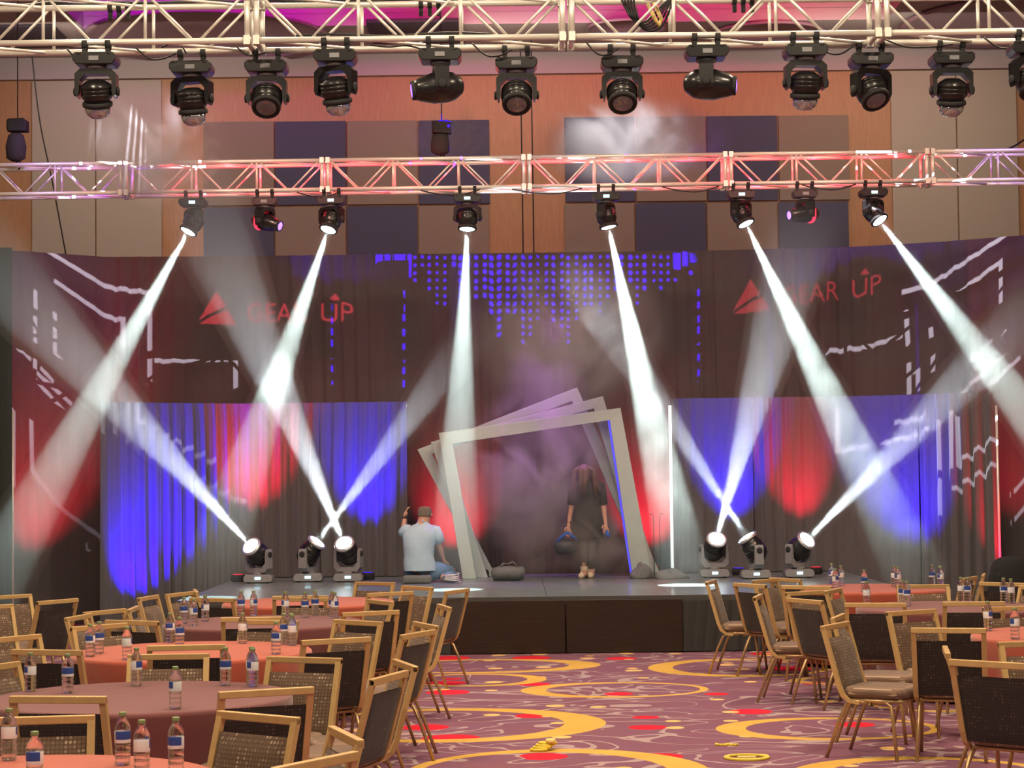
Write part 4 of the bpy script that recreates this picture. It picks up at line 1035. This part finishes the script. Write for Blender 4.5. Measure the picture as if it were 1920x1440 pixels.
# grey case he kneels on
CASE = mat('grey_canvas', (.13, .14, .145), .75, noise=.2, scale=14, bump=.5)
kb = MB(); kb.box((0, 0, .05), (.36, .16, .10)); kb = kb.build('grey_case', CASE, None, bevel=.03, loc=(MX - .05, MY - .20, SZ + .001)); tag(kb, 'flat grey case on the deck in front of the kneeling person', 'case')

# --- standing person behind the frames
wp = Pz(1106, 1088, SZ); WX, WY = wp.x, 25.22 - .06
wom = empty('person', (WX, WY, SZ), label='standing person in black dress and beige boots, head bowed', cat='person')
DRESS = mat('black_dress', (.035, .035, .04), .85, noise=.2, scale=14, bump=.3); LEG = mat('grey_leggings', (.11, .11, .12), .8, noise=.15, scale=20); HAIRB = mat('brown_hair', (.11, .06, .04), .6, noise=.5, scale=24, stretch=(6, 6, 1), bump=.5)
BOOT = mat('beige_suede', (.62, .52, .40), .85, noise=.1, scale=18)
J = {'pel': ((0, .03, .80), .12), 'sp': ((0, .01, .95), .105), 'ch': ((0, -.03, 1.12), .125), 'nk': ((-.02, -.08, 1.255), .05), 'hd': ((-.035, -.15, 1.32), .075), 'ht': ((-.04, -.13, 1.40), .07), 'fc': ((-.04, -.215, 1.29), .04),
     'ls': ((-.17, -.02, 1.18), .05), 'le': ((-.20, -.02, .93), .038), 'lw': ((-.245, -.12, .68), .024), 'rs': ((.17, -.01, 1.18), .05), 're': ((.205, .0, .92), .038), 'rw': ((.225, -.10, .70), .024),
     'lh': ((-.08, .03, .74), .095), 'lk': ((-.055, .0, .43), .058), 'la': ((-.05, .03, .09), .036), 'lt': ((-.06, -.10, .035), .03),
     'rh': ((.08, .03, .74), .095), 'rk': ((.045, .01, .43), .058), 'ra': ((.04, .05, .09), .036), 'rt_': ((.04, -.08, .035), .03)}
Ed = chain(['pel', 'sp', 'ch', 'nk', 'hd', 'ht']) + [('hd', 'fc')] + chain(['ch', 'ls', 'le', 'lw']) + chain(['ch', 'rs', 're', 'rw']) + chain(['pel', 'lh', 'lk', 'la', 'lt']) + chain(['pel', 'rh', 'rk', 'ra', 'rt_'])
add_hand(J, Ed, J['lw'][0], 'lw', (0, -.15, -1), (1, 0, 0), (0, -1, -.2)); add_hand(J, Ed, J['rw'][0], 'rw', (.05, -.2, -1), (1, 0, 0), (0, -1, 0))
skin_body('body', SKIN, J, Ed, 'pel', wom)
m_ = MB()
loft(m_, resample([((0, .03, .50), .195, .15), ((0, .03, .62), .19, .15), ((0, .03, .78), .185, .145), ((0, .01, .95), .15, .12), ((0, -.02, 1.08), .175, .125), ((0, -.03, 1.17), .19, .115), ((-.01, -.05, 1.23), .13, .09), ((-.015, -.07, 1.27), .07, .065)]), wob=.02, seed=7)
m_.tube([(-.12, -.03, 1.19), (-.17, -.02, 1.17), (-.19, -.02, 1.05), (-.202, -.02, .93)], [.05, .068, .062, .056], 14)
m_.tube([(.12, -.02, 1.19), (.17, -.01, 1.17), (.192, -.005, 1.05), (.207, .0, .93)], [.05, .068, .062, .056], 14)
m_.build('dress', DRESS, wom)
m_ = MB()
for sx, kx in ((-1, -.055), (1, .045)):
    m_.tube([(sx * .08, .03, .74), (sx * .075, .02, .60), (kx, .0, .43), (kx * .95, .02, .28), (kx * .9, .04, .12)], [.095, .082, .062, .056, .042], 14)
m_.build('leggings', LEG, wom)
m_ = MB(); r5 = random.Random(12)
m_.lathe([(.001, -.10), (.06, -.085), (.095, -.04), (.10, .01), (.085, .06), (.05, .09), (.001, .10)], 20, M=Matrix.Translation((-.038, -.12, 1.345)) @ rotx(.5))
for k in range(26):
    a = r5.uniform(0, 2 * math.pi); ca, sa = math.cos(a), math.sin(a); L_ = r5.uniform(.18, .34)
    x0, y0 = -.038 + .06 * ca, -.13 + .07 * sa
    x1, y1 = -.035 + (.11 + .03 * r5.random()) * ca, -.12 + .115 * sa - .03; x2, y2 = x1 + r5.uniform(-.03, .03) + .03 * ca, y1 - .02
    m_.tube([(x0, y0, 1.41), (x1, y1, 1.36), (x1 * 1.05, y1, 1.36 - L_ * .5), (x2, y2, 1.36 - L_)], [.022, .028, .024, .007], 7)
m_.build('hair', HAIRB, wom)
face(wom, (-.04, -.15, 1.315), (0, -.9, -.35), (0, -.35, .9), EYE, .09)
for x, y, a in ((-.05, .03, .35), (.04, .05, .1)):
    b_ = MB(); b_.tube([(0, .0, .15), (0, .0, .09), (0, -.02, .05), (0, -.10, .036), (0, -.16, .03)], [.048, .046, .048, .042, .028], 14); b_.box((0, .02, .012), (.07, .07, .024))
    o = b_.build('ankle_boot', BOOT, wom, loc=(x, y, 0)); o.rotation_euler = (0, 0, -a)
MB().lathe([(.027, -.01), (.029, 0), (.027, .01)], 14, M=Matrix.Translation((-.238, -.105, .715)) @ rotx(.3)).build('bracelet', BLKM, wom)
# blue handled bag in her hand
hb = empty('hand_bag', (WX - .285, WY - .13, SZ + .30), label='dark bag with blue handles held by the standing person', cat='bag')
bm_ = MB(); bm_.tube([(-.15, 0, .09), (-.12, 0, .10), (0, 0, .10), (.10, 0, .095), (.14, 0, .085)], [.03, .085, .10, .09, .03], 16)
bm_.v = [(x, y * .8, z) for x, y, z in bm_.v]; bm_.build('bag_body', mat('bag_black_nylon', (.04, .045, .06), .5, noise=.3, scale=16, bump=.6), hb)
BLUE = mat('blue_webbing', (.01, .10, .50), .6, noise=.15)
for yy in (-.03, .03):
    MB().tube([(-.12, yy, .16), (-.05, yy, .23), (.03, yy * .3, .285), (.08, yy, .24), (.15, yy, .19)], [.012, .02, .022, .02, .012], 8).build('handle', BLUE, hb)
gl = MB().tube([(0, 0, .05), (.01, 0, .0), (.03, -.01, -.03)], [.015, .03, .018], 10).build('blue_cloth', BLUE, None, loc=(WX + .235, WY - .16, SZ + .555)); tag(gl, 'small blue cloth in the free hand of the standing person', 'cloth')

# ------------------------------------------------------------------ things on the stage
def lump(name, px, py, w_, d_, h_, m, label, cat, D=None, seed=1):
    p = Pz(px, py, SZ); r = random.Random(seed)
    x0, y0 = p.x, (D or p.y) ; n = 26; rows = 9; vs = []; fs = []; ph = [r.uniform(0, 6.3) for _ in range(6)]
    for i in range(rows + 1):
        t = i / rows; rr = (1 - t ** 2.2) ** .5 if t < 1 else 0.02
        for k in range(n):
            a = 2 * math.pi * k / n
            q = rr * (1 + .12 * math.sin(3 * a + ph[0] + t * 3) + .07 * math.sin(7 * a + ph[1] - 4 * t) + .04 * math.sin(13 * a + ph[2]))
            z = h_ * t * (1 + .25 * math.sin(2 * a + ph[3]) + .12 * math.sin(5 * a + ph[4]))
            vs.append((w_ / 2 * q * math.cos(a), d_ / 2 * q * math.sin(a), max(z, 0)))
    for i in range(rows):
        for k in range(n): fs.append((i * n + k, i * n + (k + 1) % n, (i + 1) * n + (k + 1) % n, (i + 1) * n + k))
    fs.append(tuple(rows * n + k for k in range(n))); fs.append(tuple(range(n - 1, -1, -1)))
    return tag(MB().add(vs, fs, True).build(name, m, None, loc=(x0, y0, SZ + .001)), label, cat)
# duffel bag
p = Pz(953, 1090, SZ); db = empty('duffel_bag', (p.x, p.y + .12, SZ + .001), .12, label='grey duffel bag lying on the deck inside the frames', cat='bag')
b_ = MB(); b_.tube([(-.21, 0, .09), (-.19, 0, .092), (-.1, 0, .095), (0, 0, .10), (.1, 0, .095), (.19, 0, .092), (.21, 0, .09)], [.03, .078, .088, .094, .09, .08, .03], 18)
b_.v = [(x, y * 1.15, max(0, z + .006 * math.sin(38 * x) + .005 * math.sin(60 * y))) for x, y, z in b_.v]; b_.build('bag_body', CASE, db)
for yy in (-.05, .05): MB().tube([(-.1, yy, .175), (-.06, yy * .6, .215), (0, yy * .4, .205), (.06, yy * .7, .235), (.10, yy, .18)], .009, 6).build('handle', CASE, db)
MB().tube([(-.19, 0, .17), (0, 0, .20), (.19, 0, .17)], .005, 6).build('zip', BLKM, db)
lump('black_cloth_heap', 1205, 1086, .30, .25, .16, CASE, 'dark cloth heap beside the right leg of the frames', 'cloth', 25.0 - .05, 3)
lump('black_cloth_heap', 1255, 1084, .42, .22, .10, CASE, 'low dark cloth heap at the foot of the white pole', 'cloth', 24.8, 4)
lump('coiled_cloth', 905, 1088, .16, .2, .10, BLKM, 'small dark heap right of the left frame legs', 'cloth', 25.85, 6)
# cable bundle by his knee
cb = MB(); r9 = random.Random(2); cp_ = Pz(848, 1094, SZ)
pts = [(.10 * math.cos(t * .9) * (1 + .2 * math.sin(t * 1.7)), .06 * math.sin(t * .9), .012 + .003 * t + .03 * abs(math.sin(t * .5))) for t in range(30)]
tag(cb.tube(pts, .006, 6).build('cable_bundle', mat('white_cable', (.6, .6, .62), .5, noise=.1), None, loc=(cp_.x, cp_.y - .05, SZ + .001)), 'white cable bundle by the foot of the front frame', 'cable')
# drape uprights; the white one glows in place of light falling on it
def pole(px, y0, y1, D, z0, r, m, label, cat='pole', name='upright_pole'):
    a = P(px, y0, D); b = P(px, y1, D); e = empty(name, (a.x, D, z0), label=label, cat=cat)
    MB().tube([(0, 0, .012), (0, 0, a.z - z0)], r, 10).build('pole', m, e); MB().box((0, 0, .006), (.3, .3, .012)).build('base_plate', BLKM, e); return e
pole(1256, 760, 1065, 25.75, SZ, .020, mat('white_lit_upright', (1, 1, 1), .4, emit=(.85, .97, .95), es=.75), 'thin white drape upright standing at the right of the frames')
pole(24, 770, 1100, 25.3, 0, .016, ALU, 'thin drape upright at the far left', 'pole'); pole(1868, 760, 1065, 25.05, 0, .016, ALU, 'thin drape upright at the right end of the low curtain', 'pole')
# microphone style stands
sp_ = Pz(1236, 1082, SZ)
for dx, cur in ((-.04, -1), (.045, 1)):
    e = empty('cable_stand', (sp_.x + dx, 25.55 + dx, SZ + .001), label='thin black stand with curved top, %s one of the pair' % ('left' if cur < 0 else 'right'), cat='stand', group='thin stands right of the frames')
    MB().tube([(0, 0, .01), (0, 0, .78), (cur * .02, 0, .80), (cur * .05, 0, .79)], .006, 6).build('rod', BLKM, e); MB().lathe([(.001, 0), (.07, 0), (.07, .008), (.01, .014)], 16).build('base', BLKM, e)
# chain hoist bags
HB = mat('hoist_bag_cloth', (.035, .03, .03), .85, noise=.25, scale=16, bump=.5)
for px, ytop, ybot, dz, lab in ((30, 218, 312, 0, 'black chain hoist bag on the rear truss at the far left'), (825, 225, 300, .4, 'black chain hoist bag above the middle of the rear truss')):
    D = RD + dz; a = P(px, ytop, D); b = P(px, ybot, D); e = empty('chain_hoist', (a.x, D, b.z), label=lab, cat='hoist'); hgt = a.z - b.z
    m_ = MB(); m_.lathe([(.05, .06), (.115, .10), (.12, hgt * .4), (.10, hgt * .62), (.06, hgt * .66)], 16); m_.v = [(x * (1 + .08 * math.sin(z * 30)), y * .8, z) for x, y, z in m_.v]; m_.build('chain_bag', HB, e)
    m_ = MB(); m_.box((.03, 0, hgt * .8), (.22, .18, .14)); m_.lathe([(.085, -.10), (.09, .10)], 16, M=Matrix.Translation((.0, 0, hgt * .82)) @ roty(1.57)); m_.build('motor', BLKM, e, bevel=.01)
    MB().tube([(.02, 0, hgt * .85), (.02, 0, CEIL - b.z)], .008, 6).build('chain', BLKM, e)
    MB().tube([(.03, 0, -.04), (.06, 0, .0), (.04, 0, .07), (.0, 0, .05)], .012, 6).build('hook', BLKM, e)

# ------------------------------------------------------------------ cables
def cable(pts, r, label, name='cable', m=RUBBER):
    V = [Vector(p) for p in pts]; out = []
    for i in range(len(V) - 1):
        p0, p1, p2, p3 = V[max(i - 1, 0)], V[i], V[i + 1], V[min(i + 2, len(V) - 1)]
        for k in range(5):
            t = k / 5; out.append(.5 * ((2 * p1) + (-p0 + p2) * t + (2 * p0 - 5 * p1 + 4 * p2 - p3) * t * t + (-p0 + 3 * p1 - 3 * p2 + p3) * t ** 3))
    out.append(V[-1]); return tag(MB().tube(out, r, 6).build(name, m), label, 'cable')
cable([P(50, 118, 31) + Vector((0, 0, 1)), P(72, 210, 31), P(98, 340, 31), P(124, 480, 31)], .012, 'thin dark cable slanting down the left wall')
for px, s_ in ((979, 'left'), (999, 'right')): cable([P(px - 4, -30, 31.5), P(px - 2, 200, 31.5), P(px, 330, 31.5), P(px + 2, 480, 31.5)], .011, 'thin black cable down the middle of the wall, %s of the pair' % s_)
cable([P(1920, 262, 24.4), P(1900, 275, 24.3), P(1876, 284, RD)], .012, 'thin black cable rising from the rear truss at the right edge')
fx = lambda px, dz, dy=0: Vector((P(px, 90, FD).x, FD + dy, fz(px) + dz))
TOPC = hz + .035; BOTC = -hz + .035
cable([fx(px, TOPC + .012 * math.sin(px), hz) for px in range(-30, 2000, 60)], .016, 'thick black power cable lying along the front truss')
cable([fx(px, BOTC - .002 + .010 * math.sin(px * 1.7), -hz) for px in range(560, 960, 40)], .009, 'thin black cable wavering along the lower front tube')
for i, (a, b, dr_) in enumerate(((120, 205, .18), (250, 330, .13), (300, 350, -.06), (440, 500, .1), (690, 800, .02), (885, 960, .14), (1100, 1160, .14), (1530, 1600, .16), (1660, 1785, .1), (1850, 1925, .12))):
    cable([fx(a, BOTC - .02, hz * .5), fx((a * 2 + b) / 3, -hz - dr_ * .6, hz * .3), fx((a + b * 2) / 3, -hz - dr_ * .75, 0), fx(b, -hz - .06, -.02)], .007, 'short black cable loop under the front truss, ' + ordl(i, 10))
for k in range(5):
    cable([fx(1165 + k * 6, TOPC, .1), fx(1185 + k * 5, .02 - .02 * k, .05), fx(1210 + k * 7, -.03 - .012 * k, .0), fx(1240 + k * 5, .10, .05), fx(1268, TOPC, .1)], .009, 'black cable loop bunched in the front truss, ' + ordl(k, 5))
cable([fx(px, TOPC - .05 - .05 * abs(math.sin(px * .02)), -hz + .01) for px in range(1270, 1420, 14)], .009, 'black cable sagging from the upper front tube')
for i, (a, b) in enumerate(((560, 640), (790, 900), (960, 1090), (1240, 1345), (1500, 1600))):
    cable([Vector((P(q, 360, RD).x, RD - hz, rz_(q) - hz - .03 - d)) for q, d in ((a, 0), ((a * 2 + b) / 3, .05), ((a + 2 * b) / 3, .06), (b, .0))], .008, 'thin black cable under the rear truss, ' + ordl(i, 5))
sling = MB().tube([fx(1215, .10, -.05), fx(1226, -.02, -.1), fx(1234, -.08, -.1), fx(1240, -.02, -.05), fx(1228, .12, 0)], .016, 8).build('round_sling', mat('yellow_sling', (.55, .42, .15), .7, noise=.2)); tag(sling, 'yellow lifting sling hanging inside the front truss', 'sling')
for i, px in enumerate((215, 805, 1400)):
    e = empty('clamp_cluster', fx(px, hz, hz), label='black pipe clamps on the upper tube of the front truss, ' + ordl(i, 3), cat='clamp', group='spare clamps on the front truss')
    for k in range(3): MB().lathe([(.032, -.018), (.045, -.014), (.045, .014), (.032, .018)], 12, M=Matrix.Translation((-.07 + .07 * k, 0, 0)) @ roty(1.57)).box((-.07 + .07 * k, 0, -.06), (.03, .04, .07)).build('pipe_clamp', BLKM, e)

# ------------------------------------------------------------------ odds and ends on the carpet
YEL = mat('yellow_rubber', (.75, .55, .05), .5, noise=.1); YEL2 = mat('pale_yellow_tape', (.80, .62, .22), .6, noise=.1)
p = Pz(1030, 1408, 0); e = empty('tape_pile', (p.x, p.y, 0), label='small heap of yellow cable and tape roll on the carpet', cat='tape')
for k in range(4): MB().tube([(-.07 + .02 * k + .06 * math.cos(t * .7), .02 * k + .04 * math.sin(t * .7), .012 + .012 * k) for t in range(10)], .010, 6).build('yellow_coil', YEL, e)
MB().lathe([(.018, 0), (.034, 0), (.034, .03), (.018, .03), (.018, 0)], 16, M=Matrix.Translation((.01, .03, .05))).build('tape_roll', YEL2, e); MB().box((-.06, .05, .02), (.08, .03, .02), rotz(.5)).build('clip', BLKM, e)
p = Pz(1400, 1422, 0); e = empty('yellow_tag_chain', (p.x, p.y, 0), label='ring of small yellow tags lying on the carpet', cat='tags')
for k in range(20):
    a = 2 * math.pi * k / 20; MB().box((.135 * math.cos(a), .12 * math.sin(a), .008), (.036, .05, .014), rotz(a)).build('tag', YEL, e, bevel=.003)
MB().box((0, 0, .008), (.12, .04, .014)).build('plate', YEL2, e)
p = Pz(1362, 1398, 0); e = empty('yellow_tag_strip', (p.x, p.y, 0), label='short strip of yellow tags behind the ring of tags', cat='tags')
for k in range(6): MB().box((-.065 + .026 * k, .02 * math.cos(k * 2.1), .007), (.024, .04, .013), rotz(k * .5)).build('tag', YEL, e, bevel=.003)
# far right: chair with black jacket behind the tables
p = P(1893, 1085, 21.6); e = empty('jacket_on_case', (p.x, 21.6, 0), label='black jacket heaped over a tall case at the right edge', cat='jacket')
MB().box((0, 0, .4), (.34, .3, .8)).build('case', BLKM, e, bevel=.02)
ln = MB(); vs = []; fs = []; n = 30
for i in range(9):
    t = i / 8; R0 = [.0001, .10, .17, .20, .22, .23, .235, .24, .245][i]; z = [.98, .965, .92, .84, .74, .64, .54, .46, .38][i]
    for k in range(n):
        a = 2 * math.pi * k / n; q = R0 * (1 + .09 * t * math.sin(5 * a + 1) + .06 * t * math.sin(11 * a)); vs.append((q * math.cos(a), q * .9 * math.sin(a), z))
for i in range(8):
    for k in range(n): fs.append((i * n + k, i * n + (k + 1) % n, (i + 1) * n + (k + 1) % n, (i + 1) * n + k))
ln.add(vs, fs, True).build('jacket', mat('jacket_cloth', (.015, .015, .017), .9, noise=.2), e)
